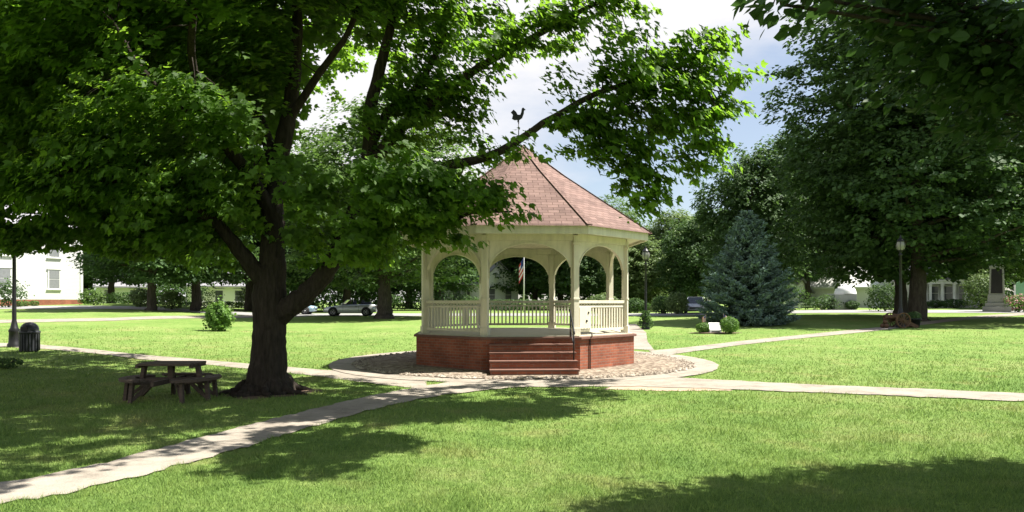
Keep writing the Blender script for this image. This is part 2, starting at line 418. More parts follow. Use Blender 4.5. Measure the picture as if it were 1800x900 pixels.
# ---------------------------------------------------------------- generic broadleaf tree
def broadleaf(name, H, Rr, zb, leafm, nspray, per, size, seed, trunk_r, label=None, cat='tree', clumps=34, top=1.0, barkm='bark2', lobes=None, loc=(0,0,0), group=None):
    rng = np.random.default_rng(seed); root = empty(name, loc, label, cat, group)
    zc = zb + (H - zb) * 0.45
    cl = []; cr = []
    for i in range(clumps):
        a = i * 2.399963 + rng.random() * 0.6; t = (i + 0.5) / clumps
        z = zb + (H - zb) * (0.06 + 0.88 * t)
        tt = (z - zb) / (H - zb)
        env = math.sqrt(max(0.02, 1 - ((tt - 0.36) / (0.70 if tt > 0.36 else 0.62)) ** 2)) * top ** tt
        rad = Rr * env * (0.62 + 0.28 * rng.random())
        rc = Rr * (0.22 + 0.19 * rng.random()) * (0.75 + 0.35 * env)
        rr_ = max(0, rad - rc * 0.55)
        cl.append((rr_ * math.cos(a), rr_ * math.sin(a), z)); cr.append(rc)
    if lobes:
        for (x, y, z, r) in lobes: cl.append((x, y, z)); cr.append(r)
    cl = np.array(cl); cr = np.array(cr)
    w = cr ** 2; w /= w.sum()
    pick = rng.choice(len(cl), nspray, p=w)
    d = rng.normal(size=(nspray, 3)); d[:, 2] = d[:, 2] * 0.85 + 0.12; d /= np.linalg.norm(d, axis=1, keepdims=True)
    r = 0.74 + 0.32 * rng.random(nspray) ** 0.8
    cen = cl[pick] + d * (r * cr[pick])[:, None] * np.array([1, 1, 0.78])
    cen[:, 2] = np.maximum(cen[:, 2], zb - 0.5 + rng.random(nspray) * 0.9)
    sr = size * (2.0 + 1.6 * rng.random(nspray))
    C, N, T, S = spray_leaves(cen, per, sr, size, rng, outward_from=np.array([0, 0, zc]))
    leaves('crown', C, N, T, S, (RHOMB, RHOMB_F), M[leafm], root)
    mb = MB(); 
    tp = [(0,0,-0.15),(0.04,0,0.3),(0.02,-.03,zb*0.6),(0.1,0.05,zb+0.5),(-0.1,0,zc),(0,0.1,H*0.82)]
    tr = [trunk_r*1.55, trunk_r*1.1, trunk_r*0.9, trunk_r*0.8, trunk_r*0.5, 0.05]
    p, q = smooth_path(tp, tr, 4, 0.05, rng); mb.tube(p, q, 10, noise=0.1, rng=rng)
    for i in range(0, len(cl), 2):
        c = Vector(cl[i]); h0 = max(zb * 0.75, min(c.z * 0.72, H * 0.7)); s0 = Vector((0, 0, h0))
        mid = s0.lerp(c, 0.5) + Vector((0, 0, -0.06 * (c - s0).length))
        rr_ = trunk_r * (0.42 - 0.25 * c.z / H)
        p, q = smooth_path([s0, mid, c], [rr_, rr_*0.6, 0.03], 4, 0.3, rng); mb.tube(p, q, 6, cap=False)
    mb.build('trunk', M[barkm], root)
    return root

# ================================================================ SETTING
# ground sheet
def make_ground():
    ys = np.concatenate([np.linspace(-60, 4, 9), np.linspace(5, 18, 14), np.arange(18.5, 80, 0.75), np.array([85, 95, 110, 140, 200, 320, 520, 900])])
    xs = np.concatenate([np.array([-900, -500, -260, -160]), np.linspace(-120, 120, 241), np.array([160, 260, 500, 900])])
    X, Y = np.meshgrid(xs, ys); Z = zg(X, Y)
    V = np.stack([X, Y, Z], -1).reshape(-1, 3); nx = len(xs); ny = len(ys)
    i = np.arange(nx - 1); j = np.arange(ny - 1); I, J = np.meshgrid(i, j)
    a = (J * nx + I).ravel(); idx = np.stack([a, a + 1, a + nx + 1, a + nx], 1).ravel()
    o = np_mesh('ground', V, idx, np.full(len(a), 4), M['ground'], smooth=True)
    tag(o, kind='structure')
make_ground()

PATHPOLY = []
def densify(L, n):
    L = [Vector((p[0], p[1])) for p in L]; d = [0]
    for i in range(1, len(L)): d.append(d[-1] + (L[i] - L[i-1]).length)
    out = []
    for k in range(n):
        t = d[-1] * k / (n - 1)
        i = max(j for j in range(len(d)) if d[j] <= t + 1e-9); i = min(i, len(L) - 2)
        out.append(L[i].lerp(L[i+1], (t - d[i]) / max(d[i+1] - d[i], 1e-6)))
    return out
def path_strip(name, up, lo, lift, mat='path', n=90, jit=0.075, poly=True, seed=1):
    rg = random.Random(seed)
    U = densify([gp(*p).xy for p in up], n); L = densify([gp(*p).xy for p in lo], n)
    ph = rg.random() * 9
    def j(i, s): return jit * (math.sin(i * 0.9 + ph + s) * 0.5 + math.sin(i * 2.3 + s * 2) * 0.35 + (rg.random() - .5))
    vs = []; K = 6
    for i in range(n):
        d = (L[i] - U[i]).normalized(); a = U[i] + d * j(i, 0); b = L[i] + d * j(i, 4)
        for k in range(K + 1):
            p = a.lerp(b, k / K); vs.append((p.x, p.y, float(zg(p.x, p.y)) + lift))
        U[i] = a; L[i] = b
    fs = [(i*(K+1)+k, i*(K+1)+k+1, (i+1)*(K+1)+k+1, (i+1)*(K+1)+k) for i in range(n-1) for k in range(K)]
    mb = MB(); mb.add(vs, fs, 0, True); o = mb.build(name, M[mat]); tag(o, kind='structure')
    if poly: PATHPOLY.append(np.array([tuple(p) for p in U] + [tuple(p) for p in L[::-1]]))
    return o
upA = [(-160,885),(0,850),(100,834),(190,814),(300,784),(450,745),(560,718),(640,699),(720,684),(790,672),(850,665)]
loA = [(-160,925),(0,889),(120,868),(220,845),(330,815),(430,788),(500,765),(580,742),(650,722),(730,704),(800,692),(880,682)]
path_strip('path', upA, loA, 0.016, seed=1)
path_strip('path', [(790,669),(900,664),(1040,663),(1150,663),(1250,668),(1400,676),(1600,684),(1800,693),(2300,716)],
                   [(790,694),(900,682),(1000,681),(1100,680),(1250,684),(1400,690),(1600,698),(1800,707),(2300,732)], 0.020, seed=2)
path_strip('path', [(-200,590),(0,603),(70,606),(150,613),(250,624),(350,632),(450,641),(560,650),(640,656),(750,669)],
                   [(-200,597),(0,610),(70,613),(150,620),(250,632),(350,640),(450,650),(560,662),(640,673),(750,685)], 0.012, seed=3)
path_strip('path', [(1140,617),(1190,613),(1300,600),(1400,590),(1500,580),(1560,574),(1620,566),(1700,557),(1800,549.5),(1900,546)],
                   [(1160,627),(1190,622),(1300,607),(1400,596),(1500,586),(1560,579.5),(1620,571.5),(1700,562),(1800,554),(1900,550)], 0.016, seed=4, jit=0.03)
path_strip('path', [(-300,567),(0,562.5),(200,559),(440,554),(540,552.6)], [(-300,573),(0,568),(200,564),(440,558.5),(540,556.5)], 0.016, seed=5, jit=0.03)
path_strip('path', [(1086,570),(1104,585),(1110,600),(1112,614)], [(1118,570),(1136,585),(1138,600),(1150,616)], 0.012, seed=6, jit=0.02)
path_strip('worn_dirt_strip', [(1090,676),(1180,676),(1260,680)], [(1060,685),(1170,688),(1290,687)], 0.010, 'dirt', seed=8, poly=True)
GX, GY = 0.33, 22.3
def ring(name, r0, r1, lift, mat, jit=0.05, seg=128, rings=6, dome=0.0):
    vs = []; rg = random.Random(3)
    for k in range(seg):
        a = 2 * math.pi * k / seg; j0 = (rg.random() - .5) * jit; j1 = (rg.random() - .5) * jit + 0.03 * math.sin(a * 5)
        for q in range(rings + 1):
            r = (r0 + j0) + ((r1 + j1) - (r0 + j0)) * q / rings
            x = GX + r * math.cos(a); y = GY + r * math.sin(a)
            vs.append((x, y, float(zg(x, y)) + lift + dome * math.sin(math.pi * q / rings)))
    n = rings + 1
    fs = [(k*n+q, k*n+q+1, ((k+1) % seg)*n+q+1, ((k+1) % seg)*n+q) for k in range(seg) for q in range(rings)]
    mb = MB(); mb.add(vs, fs, 0, True); return mb.build(name, M[mat])
tag(ring('path', 4.95, 5.72, 0.024, 'path'), kind='structure')
tag(ring('gravel_bed', 2.6, 4.97, 0.028, 'bed', dome=0.05), kind='structure')
def trunk_soil():
    vs = [(-4.97, 15, .022)]; n = 60
    for k in range(n):
        a = 2*math.pi*k/n; r = .92 + .13*math.sin(3*a) + .09*math.sin(7*a); vs.append((-4.97 + r*math.cos(a), 15 + r*math.sin(a), .008))
    mb = MB(); mb.add(vs, [(0, 1+k, 1+(k+1) % n) for k in range(n)], 0, True); tag(mb.build('bare_soil', M['mulch']), kind='structure')
trunk_soil()
# street beyond the green
def street():
    mb = MB(); vs = []; X = np.linspace(-130, 130, 131)
    for x in X:
        for y in (62.5, 64.5, 67, 69.5): vs.append((x, y, float(zg(x, y)) + 0.03))
    fs = [(i*4+k, (i+1)*4+k, (i+1)*4+k+1, i*4+k+1) for i in range(len(X)-1) for k in range(3)]
    mb.add(vs, fs, 0, True); tag(mb.build('road', M['asphalt']), kind='structure')
street()
# pebbles on the bed
def pebbles():
    n = 8500; a = RNG.random(n) * 2 * math.pi; r = np.sqrt(RNG.random(n) * (4.98**2 - 3.0**2) + 3.0**2)
    rim = (RNG.random(n) < 0.07); r[rim] = 4.86 + RNG.random(rim.sum()) * 0.18
    C = np.stack([GX + r*np.cos(a), GY + r*np.sin(a)], 1)
    z = zg(C[:, 0], C[:, 1]) + 0.045
    s = 0.014 + 0.022 * RNG.random(n); s[rim] *= 1.9
    base = np.array([(1,0,0),(.3,.9,0),(-.8,.6,0),(-.8,-.6,0),(.3,-.9,0),(.1,0,.75),(0,0,-.4)])
    F_ = [(0,1,5),(1,2,5),(2,3,5),(3,4,5),(4,0,5)]
    ang = RNG.random(n) * 6.28; ca, sa = np.cos(ang), np.sin(ang)
    b = base[None] * s[:, None, None] * (0.7 + 0.6 * RNG.random((n, 7, 1)))
    V = np.empty((n, 7, 3)); V[:, :, 0] = b[:, :, 0]*ca[:, None] - b[:, :, 1]*sa[:, None] + C[:, 0:1]
    V[:, :, 1] = b[:, :, 0]*sa[:, None] + b[:, :, 1]*ca[:, None] + C[:, 1:2]; V[:, :, 2] = b[:, :, 2] + z[:, None]
    fl = np.array(F_).ravel(); idx = (np.arange(n)[:, None] * 7 + fl[None]).ravel()
    q = NT('pebble_stone'); g = q.node('ShaderNodeNewGeometry')
    mt = q.done(q.pbr(q.ramp(g.outputs['Random Per Island'], [(0, (0.13, 0.10, 0.075)), (0.5, (0.27, 0.225, 0.175)), (1, (0.43, 0.38, 0.31))]), 0.9))
    o = np_mesh('gravel', V.reshape(-1, 3), idx, np.full(n * 5, 3), mt); tag(o, kind='stuff')
    tag(o, 'tan and brown stones loose on the bed around the gazebo', 'gravel')
pebbles()
# grass blades
def in_poly(P, poly):
    x, y = P[:, 0], P[:, 1]; c = np.zeros(len(P), bool); n = len(poly); j = n - 1
    for i in range(n):
        xi, yi = poly[i]; xj, yj = poly[j]
        if yi != yj:
            t = ((yi > y) != (yj > y)) & (x < (xj - xi) * (y - yi) / (yj - yi) + xi); c ^= t
        j = i
    return c
def grass():
    n = 620000
    t = RNG.random(n); y0, y1 = 3.5, 40.0
    y = (y0 ** -0.9 + t * (y1 ** -0.9 - y0 ** -0.9)) ** (1 / -0.9)
    x = (RNG.random(n) * 2 - 1) * (y * 0.80 + 2.0)
    P = np.stack([x, y], 1)
    keep = np.ones(n, bool)
    for poly in PATHPOLY: keep &= ~in_poly(P, poly)
    rr = np.hypot(x - GX, y - GY); keep &= (rr > 5.70)
    da = np.arctan2(y - 15, x + 4.97); keep &= (np.hypot(x + 4.97, y - 15) > 0.80 + .12*np.sin(3*da) + .08*np.sin(7*da)) | (RNG.random(n) < .06)
    P = P[keep]; n = len(P); z = zg(P[:, 0], P[:, 1])
    sc = np.clip(P[:, 1] / 9.0, 0.8, 2.3)
    h = (0.022 + 0.035 * RNG.random(n)) * (0.75 + 0.25 * sc); w = 0.0042 * sc * (0.7 + 0.6 * RNG.random(n))
    # tufts: taller in patches
    h *= 0.8 + 0.5 * (np.sin(P[:, 0] * 3.1 + np.sin(P[:, 1] * 2.3)) * np.sin(P[:, 1] * 2.7 + 1.3 * np.sin(P[:, 0] * 1.9)) > 0.2)
    a = RNG.random(n) * 6.283; d = np.stack([np.cos(a), np.sin(a)], 1)
    b = RNG.normal(size=(n, 2)) * 0.55 * h[:, None]
    V = np.empty((n, 3, 3))
    V[:, 0, :2] = P - d * w[:, None]; V[:, 1, :2] = P + d * w[:, None]; V[:, 2, :2] = P + b
    V[:, 0, 2] = z - 0.003; V[:, 1, 2] = z - 0.003; V[:, 2, 2] = z + h
    o = np_mesh('grass', V.reshape(-1, 3), np.arange(n * 3), np.full(n, 3), M['blade'])
    tag(o, 'short mown green grass blades of the lawn', 'grass', kind='stuff')
grass()

# ================================================================ GAZEBO
def gazebo():
    root = empty('gazebo', (GX, GY, 0), 'cream octagonal gazebo with reddish shingle roof on a brick base', 'gazebo', rz=R(3))
    TH = math.tan(math.pi / 8)
    def octo(ap, off=0):       # corners; corner k,k+1 bounds face k; face 0 faces the camera (-Y)
        Rc = ap / math.cos(math.pi / 8)
        return [Vector((Rc * math.cos(-math.pi/2 - math.pi/8 + k * math.pi/4), Rc * math.sin(-math.pi/2 - math.pi/8 + k * math.pi/4), 0)) for k in range(8)]
    def frame(k, ap):          # local x along the face, y outward->inward, origin on face centre
        a = -math.pi/2 + k * math.pi/4
        Mx = Matrix.Rotation(a + math.pi/2, 4, 'Z'); return Matrix.Translation(Vector((ap * math.cos(a), ap * math.sin(a), 0))) @ Mx
    FZ = 0.955
    # base
    mb = MB(); mb.prism(octo(3.10), -0.1, 0.86); mb.build('base', M['brick'], root)
    mb = MB(); mb.prism(octo(3.17), 0.862, 0.925); mb.build('base_coping', M['stepslab'], root, bevel=0.008)
    mb = MB(); mb.prism(octo(3.06), 0.927, FZ); mb.build('floor', M['floor'], root)
    # steps
    st = MB(); tr = MB()
    for i in range(4):
        z1 = 0.19 * (4 - i); y0 = -3.102 - 0.30 * (i + 1)
        st.box((0, (y0 - 3.102) / 2 + 0.0, (z1 - 0.045) / 2 - 0.02), (2.16 - 0.002 * i, abs(y0 + 3.102), z1 - 0.045 - 0.0 + 0.04))
        tr.box((0, y0 + 0.135, z1 - 0.022), (2.20, 0.335, 0.045))
    so = st.build('steps', M['brick'], root); tr.build('tread', M['stepslab'], so, bevel=0.006)
    # handrails
    for s in (1,):
        h = MB(); x = s * 1.02
        h.tube([(x, -2.98, 1.60), (x, -3.08, 1.62), (x, -3.85, 1.12), (x, -3.93, 1.04)], 0.022, 8)
        h.tube([(x, -3.82, 0.36), (x, -3.82, 1.14)], 0.018, 8); h.tube([(x, -3.16, 0.92), (x, -3.16, 1.58)], 0.018, 8)
        h.tube([(x, -3.16, 1.18), (x, -3.82, 0.72)], 0.012, 6)
        h.build('handrail', M['black'], root)
    # posts, rails, arches
    AP = 2.86; cs = octo(AP)
    for k in range(8):
        c = cs[k]; a = -math.pi/2 - math.pi/8 + k * math.pi/4
        p = MB(); p.box((0,0,(FZ+3.60)/2), (0.165, 0.165, 3.60 - FZ)); p.box((0,0,FZ+0.10), (0.215, 0.215, 0.20)); p.box((0,0,3.38), (0.21,0.21,0.07)); p.box((0,0,1.92), (0.195,0.195,0.05))
        M4 = Matrix.Translation(Vector((c.x, c.y, 0))) @ Matrix.Rotation(a, 4, 'Z'); p.xform(M4)
        p.build('post', M['cream'], root, bevel=0.008)
    half = AP * TH - 0.085
    for k in range(8):
        Mk = frame(k, AP)
        # arch spandrels, one panel each side of the bay plus beam
        b = MB(); zs, zc_ = 2.58, 3.40; hw = half - 0.015
        n = 16
        outl = [(-half, 3.44), (-half, zs - 0.12), (-half + 0.05, zs - 0.12)]
        arc = [(-hw * math.cos(math.pi * i / (2*n)) , zs + (zc_ - zs) * math.sin(math.pi * i / (2*n)) ** 0.9) for i in range(1, 2*n)]
        outl += arc + [(half - 0.05, zs - 0.12), (half, zs - 0.12), (half, 3.44)]
        # build as quads from arc to top line for clean triangulation
        cols = [(-half, zs - 0.12), (-half + 0.035, zs - 0.12)] + arc + [(half - 0.035, zs - 0.12), (half, zs - 0.12)]
        vs = []; t = 0.055
        for (x, z) in cols:
            for yy in (-t/2, t/2): vs += [Mk @ Vector((x, yy, z)), Mk @ Vector((x, yy, 3.45))]
        fs = []
        for i in range(len(cols) - 1):
            q = i * 4; w = q + 4
            fs += [(q, w, w+1, q+1), (q+2, q+3, w+3, w+2), (q, q+2, w+2, w)]
        b.add(vs, fs)
        # raised trim strip along the arch
        prev = None
        for (x, z) in arc[1:-1]:
            cur = Mk @ Vector((x, 0, z - 0.01))
            if prev is not None: b.bar(prev, cur, 0.085, 0.035)
            prev = cur
        b.build('arch', M['cream'], root)
        b = MB(); b.slab([(-half-0.05, 3.452), (half+0.05, 3.452), (half+0.05, 3.64), (-half-0.05, 3.64)], Mk, 0.14)
        b.build('beam', M['cream'], root)
        if k == 0: continue
        r = MB()
        r.slab([(-half, 1.80), (half, 1.80), (half, 1.88), (-half, 1.88)], Mk, 0.10)
        r.slab([(-half, 1.685), (half, 1.685), (half, 1.735), (-half, 1.735)], Mk, 0.05)
        r.slab([(-half, 1.045), (half, 1.045), (half, 1.115), (-half, 1.115)], Mk, 0.06)
        ro = r.build('railing', M['cream'], root, bevel=0.005)
        nb = 17; bl = MB()
        for i in range(nb):
            x = -half + (i + 0.5) * 2 * half / nb
            bl.slab([(x-0.024, 1.115), (x+0.024, 1.115), (x+0.024, 1.685), (x-0.024, 1.685)], Mk, 0.03)
            for sg in (-1, 1):      # small crossed lattice strips between the two upper rails
                bl.slab([(x-0.05*sg-0.008, 1.735), (x-0.05*sg+0.008, 1.735), (x+0.05*sg+0.008, 1.80), (x+0.05*sg-0.008, 1.80)], Mk, 0.012 if sg > 0 else 0.018)
        bl.build('balusters', M['cream'], ro)
        if k == 1:   # notice panel
            pn = MB(); pn.slab([(-half+0.04, 1.13), (-half+0.55, 1.13), (-half+0.55, 1.70), (-half+0.04, 1.70)], Mk @ Matrix.Translation((0, -0.05, 0)), 0.03)
            po = pn.build('panel', M['cream'], root)
            for (x, z, rr) in ((-half+0.34, 1.33, 0.035), (-half+0.42, 1.55, 0.03)):
                kn = MB(); kn.slab([(x + rr*math.cos(q*math.pi/4), z + rr*math.sin(q*math.pi/4)) for q in range(8)], Mk @ Matrix.Translation((0, -0.072, 0)), 0.02)
                kn.build('socket', M['black'], po)
    # conduit on the brick face
    Mk = frame(1, 3.10); c = MB(); q = -3.10*TH + 0.40
    c.tube([Mk @ Vector((q, -0.03, 0.0)), Mk @ Vector((q, -0.03, 0.88)), Mk @ Vector((q, -0.09, 0.93)), Mk @ Vector((q, -0.09, 1.02))], 0.018, 6)
    c.build('conduit', M['black'], root)
    # soffit, fascia, roof
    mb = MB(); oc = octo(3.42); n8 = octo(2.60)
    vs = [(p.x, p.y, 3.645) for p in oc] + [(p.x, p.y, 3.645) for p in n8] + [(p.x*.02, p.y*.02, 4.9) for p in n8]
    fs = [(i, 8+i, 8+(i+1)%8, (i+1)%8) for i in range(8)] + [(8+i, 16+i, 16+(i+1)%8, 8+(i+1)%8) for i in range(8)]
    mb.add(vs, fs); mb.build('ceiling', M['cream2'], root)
    for k in range(8):
        Mk = frame(k, 3.47); hh = 3.47 * TH; f = MB()
        f.slab([(-hh+0.001, 3.58), (hh-0.001, 3.58), (hh-0.001, 3.795), (-hh+0.001, 3.795)], Mk @ Matrix.Translation((0, 0.02, 0)), 0.045)
        f.build('fascia', M['cream'], root)
    prof = [(3.58, 3.78), (3.55, 3.815), (2.3, 4.74), (1.2, 5.56), (0.45, 6.18), (0.02, 6.55)]
    mb = MB(); vs = []
    for ap, z in prof: vs += [(p.x, p.y, z) for p in octo(ap)]
    fs = [(j*8+i, j*8+(i+1)%8, (j+1)*8+(i+1)%8, (j+1)*8+i) for j in range(len(prof)-1) for i in range(8)]
    fs += [tuple(range(8))[::-1]]
    mb.add(vs, fs[:-1]); ro = mb.build('roof', M['shingle'], root)
    rc = MB()
    for i in range(8):
        for j in range(1, len(prof) - 1):
            a = octo(prof[j][0] + 0.012)[i]; b = octo(prof[j+1][0] + 0.012)[i]
            rc.bar((a.x, a.y, prof[j][1] + 0.002), (b.x, b.y, prof[j+1][1] + 0.002), 0.17 if j < 4 else 0.08, 0.014)
    rc.build('ridge_caps', M['shingle'], ro)
    # weathervane
    wv = MB(); wv.tube([(-0.13, 0, 6.40), (-0.13, 0, 7.62)], 0.018, 6); wv.lathe((-0.13,0,6.62), [(0.0,-.09),(.07,-.04),(.09,0),(.07,.05),(0,.09)], 10)
    wv.tube([(-0.30, 0, 7.12), (0.04, 0, 7.12)], 0.010, 5); wv.tube([(-0.13, -0.2, 7.12), (-0.13, 0.2, 7.12)], 0.010, 5)
    wv.v = [(x, y, z - .30) for x, y, z in wv.v]
    wo = wv.build('weathervane', M['black'], root)
    rb = MB(); cock = [(-.26,.02),(-.22,.16),(-.30,.24),(-.20,.34),(-.10,.26),(-.04,.16),(.06,.16),(.10,.26),(.12,.38),(.17,.42),(.22,.38),(.27,.34),(.21,.32),(.20,.2),(.14,.05),(.02,-.03),(.01,-.10),(-.05,-.10),(-.05,-.02),(-.16,-.03)]
    rb.slab([(x*.78 - 0.13, z*.85 + 7.34) for x, z in cock], Matrix.Rotation(0, 4, 'Z'), 0.05)
    rb.build('rooster', M['black'], wo)
    return root
gazebo()

# ================================================================ BIG MAPLE
def big_maple():
    rng = np.random.default_rng(11)
    base = Vector((-4.97, 15.0, 0)); root = empty('maple_tree', (0,0,0), 'large dark-barked maple with spreading forked trunk standing by the picnic table', 'tree')
    mb = MB()
    limbs = [  # (px, py, depth), radius
        ([(468,702,15.0),(470,680,15.0),(471,650,15.0),(473,600,15.0),(474,560,15.0),(473,520,15.0),(476,470,15.0)], [.52,.44,.37,.335,.325,.345,.26]),
        ([(474,520,15),(478,450,15),(480,380,15.1),(488,300,15.3),(505,215,15.4),(518,120,15.6),(522,20,15.8),(510,-120,16)], [.31,.26,.22,.20,.17,.14,.11,.06]),
        ([(480,560,15),(515,535,14.9),(560,495,14.8),(600,430,14.7),(632,350,14.7),(650,265,14.6),(650,200,14.6),(668,120,14.6),(688,40,14.7),(705,-70,14.8)], [.24,.22,.19,.175,.16,.15,.13,.11,.085,.05]),
        ([(648,270,14.6),(680,200,14.4),(735,150,14.1),(780,60,13.9),(800,-30,13.8)], [.11,.085,.07,.05,.03]),
        ([(650,300,14.6),(690,240,14.4),(760,180,14.1),(840,120,13.8),(930,70,13.5),(1020,20,13.3),(1100,-20,13.2)], [.14,.11,.09,.075,.06,.045,.03]),
        ([(650,320,14.6),(720,300,14.2),(800,290,13.7),(880,265,13.3),(975,205,13.0),(1060,160,12.8),(1150,140,12.7),(1230,150,12.6)], [.12,.10,.085,.075,.06,.05,.035,.02]),
        ([(975,205,13.0),(1010,215,12.9),(1060,240,12.8),(1110,290,12.7),(1140,350,12.6)], [.05,.04,.03,.022,.012]),
        ([(618,395,14.7),(670,380,14.2),(730,395,13.6),(790,390,13.3),(830,374,13.1),(900,372,13.0)], [.09,.07,.05,.04,.03,.015]),
        ([(474,500,15),(440,465,14.8),(405,420,14.6),(370,385,14.4),(300,350,14.0),(220,320,13.6),(130,330,13.2)], [.22,.17,.13,.11,.09,.06,.03]),
        ([(480,380,15.1),(440,310,14.7),(380,240,14.2),(300,180,13.6),(240,110,13.1),(200,40,12.8)], [.16,.12,.10,.08,.05,.03]),
        ([(488,300,15.3),(450,200,15.8),(380,100,16.4),(300,20,17),(200,-60,17.5)], [.14,.12,.10,.07,.04]),
        ([(478,450,15),(490,400,15.8),(470,330,16.8),(430,280,18.2),(380,240,19.5)], [.15,.12,.10,.07,.04]),
        ([(505,215,15.4),(560,130,15.2),(610,60,14.9),(640,-20,14.6)], [.10,.08,.06,.04]),
        ([(380,240,14.2),(340,120,12.8),(345,-10,11.6),(400,-160,10.8)], [.09,.07,.05,.03]),
        ([(700,-60,14.6),(780,-180,13),(880,-260,11.4),(980,-260,10.0)], [.08,.06,.045,.03]),
        ([(700,-60,14.6),(850,-120,15.0),(1050,-150,15.6),(1300,-170,16.3)], [.10,.07,.05,.03]),
    ]
    nodes = []
    for pi, (pts, rads) in enumerate(limbs):
        P = [W(*p) for p in pts]
        if pi == 0: P[0].z = -0.15
        p, q = smooth_path(P, rads, 5, 0.06 if pi else 0.02, rng)
        nodes += [v for v in p]
        if pi == 0:
            def fl(i, a):
                z = p[i].z; k = max(0, 1 - z / 0.75)
                return 1 + 0.28 * k * k * (1 + 0.55 * math.sin(5 * a + 0.7) + 0.3 * math.sin(3 * a))
            mb.tube(p, q, 28, noise=0.05, rng=rng, flare=fl)
        else: mb.tube(p, q, 12 if q[0] > 0.12 else 8, noise=0.09, rng=rng, cap=False)
    # surface roots
    for a, L in ((-2.75, .7), (-0.45, .75), (-1.25, .5), (-2.0, .55), (2.6, .6), (0.5, .6)):
        d = Vector((math.cos(a), math.sin(a), 0)); s = Vector((math.sin(a), -math.cos(a), 0))
        P = [base + d*0.40 + Vector((0,0,.22)), base + d*0.60 + Vector((0,0,.07)) + s*.04, base + d*(.62+L*.35) + Vector((0,0,.02)) - s*.05, base + d*(.62+L*.7) + Vector((0,0,-.05))]
        p, q = smooth_path(P, [.10,.075,.045,.02], 4, 0.08, rng); mb.tube(p, q, 8, cap=False)
    # foliage volumes: px,py,depth, rx px, ry px, depth radius m, weight
    B = [
        (60,60,14,170,90,3.0),(60,190,14,140,90,2.6),(70,310,14,130,80,2.4),(200,40,15,160,90,3),(240,300,14,140,80,2.4),(150,345,14,120,45,2),
        (260,160,12.6,120,75,1.2),(190,230,12.6,100,50,1.0),(330,210,12.8,90,60,1.0),(120,190,12.8,60,40,.8),(330,360,14,130,70,2),(400,60,15,130,80,3),(430,160,15.5,110,80,2.4),
        (400,430,14.6,90,50,1.6),(300,420,15.5,110,45,2),(230,400,16,120,50,2),(480,50,15.5,80,75,2.2),(540,-30,15,160,60,3),(415,180,13.2,60,60,.8),(440,250,13.4,60,50,.8),(470,290,13.0,40,40,.6),
        (60,395,15,100,25,2),(30,420,15,60,25,1.5),(420,350,15.5,90,70,2),
        (760,300,13.2,110,55,1.0),(690,310,13.0,90,60,1.0),(640,340,13.0,70,60,.9),(700,380,13.4,90,50,1.0),(800,340,13.1,70,55,.9),(870,350,13.0,45,35,.6),(905,380,12.9,26,18,.35),(590,390,14,60,60,1.2),(560,440,14.4,60,45,1),(640,430,13.8,60,45,1.0),
        (560,350,13.6,60,50,.9),(620,400,13.2,60,45,.8),(720,350,12.8,90,45,.6),(770,330,12.7,70,40,.5),(690,180,14.0,50,40,.8),(840,200,13.9,45,30,.7),(750,150,13.9,70,35,.9),
        (760,400,13.3,50,28,.6),(800,425,13.3,28,22,.4),
        (730,190,14.0,90,50,1.3),(800,150,13.8,80,50,1.2),(860,120,13.6,50,35,.9),(680,240,14.2,70,40,1.2),(780,220,14,80,35,1.1),(710,110,14.2,50,35,1),
        (640,15,14.6,90,40,1.5),(740,25,14,90,42,1.5),(840,30,13.8,90,45,1.4),(930,40,13.6,80,45,1.3),(1000,35,13.4,70,55,1.2),(1000,95,13.2,50,25,.8),(960,75,13.3,50,30,.8),(1060,50,13.2,60,70,1.2),(1100,20,13.2,55,60,1.1),
        (905,240,13.1,50,24,.5),(950,215,13.0,45,26,.5),(990,190,12.9,45,26,.5),(870,100,13.7,50,30,.7),(930,70,13.5,60,30,.7),(1080,150,13.0,60,60,1.0),(1120,130,12.8,70,80,1.2),(1170,170,12.8,75,80,1.2),(1210,230,12.8,70,70,1.0),(1240,110,12.7,55,50,.8),(1280,65,12.6,38,26,.5),(1295,135,12.6,32,24,.45),(1270,190,12.6,30,30,.5),(1190,90,12.8,50,35,.8),(1060,95,13,40,50,.8),
        (1200,300,12.7,65,26,.7),(1250,270,12.7,32,40,.5),(1130,240,12.8,60,55,.9),(1060,190,13.0,50,40,.8),(1030,220,13.0,60,30,.7),(960,240,13.1,60,26,.7),(910,262,13.2,45,22,.6),(1000,255,13,50,20,.6),
        (1080,280,12.8,35,28,.5),(1120,310,12.7,26,30,.4),(1140,355,12.6,24,35,.4),(1165,330,12.6,16,20,.3),(1060,260,12.8,35,20,.5),
        # out of frame: the rest of the crown
        (500,-180,15,330,150,4.5),(850,-120,13.5,230,110,2.0),(1050,-60,13.0,110,70,1.2),(150,-130,15,250,140,4.0),(560,-380,15,240,120,3.5),
        (300,-60,11.5,260,110,1.4),(60,0,11,200,110,1.5),(480,-140,10.8,240,120,1.3),
        (-150,150,14,160,190,3.2),(-150,330,14,130,60,2.5),
        
        (300,120,19,220,160,2),(150,250,19,180,120,2),(420,330,18.5,90,80,1.2),
    ]
    cen = []; wts = []; rad = []
    for (px, py, D, rx, ry, rd) in B:
        c = W(px, py, D); k = D / F
        cen.append(tuple(c)); rad.append((rx*k, rd, ry*k))
        wts.append((rx*k) * (ry*k) * (0.6 + 0.5 * rd ** 0.7) * (1.0 if (0 < px < 1350 and py > -10) else 0.95) * (0.62 if (px > 980 and 0 < px < 1350 and py > -10) else 1.0))
    cen = np.array(cen); rad = np.array(rad); wts = np.array(wts); 
    ns = 7800
    # smaller blobs get a little more
    w = wts ** 0.92; w /= w.sum(); pk = rng.choice(len(cen), ns, p=w)
    d = rng.normal(size=(ns, 3)); d /= np.linalg.norm(d, axis=1, keepdims=True)
    r = rng.random(ns) ** 0.38
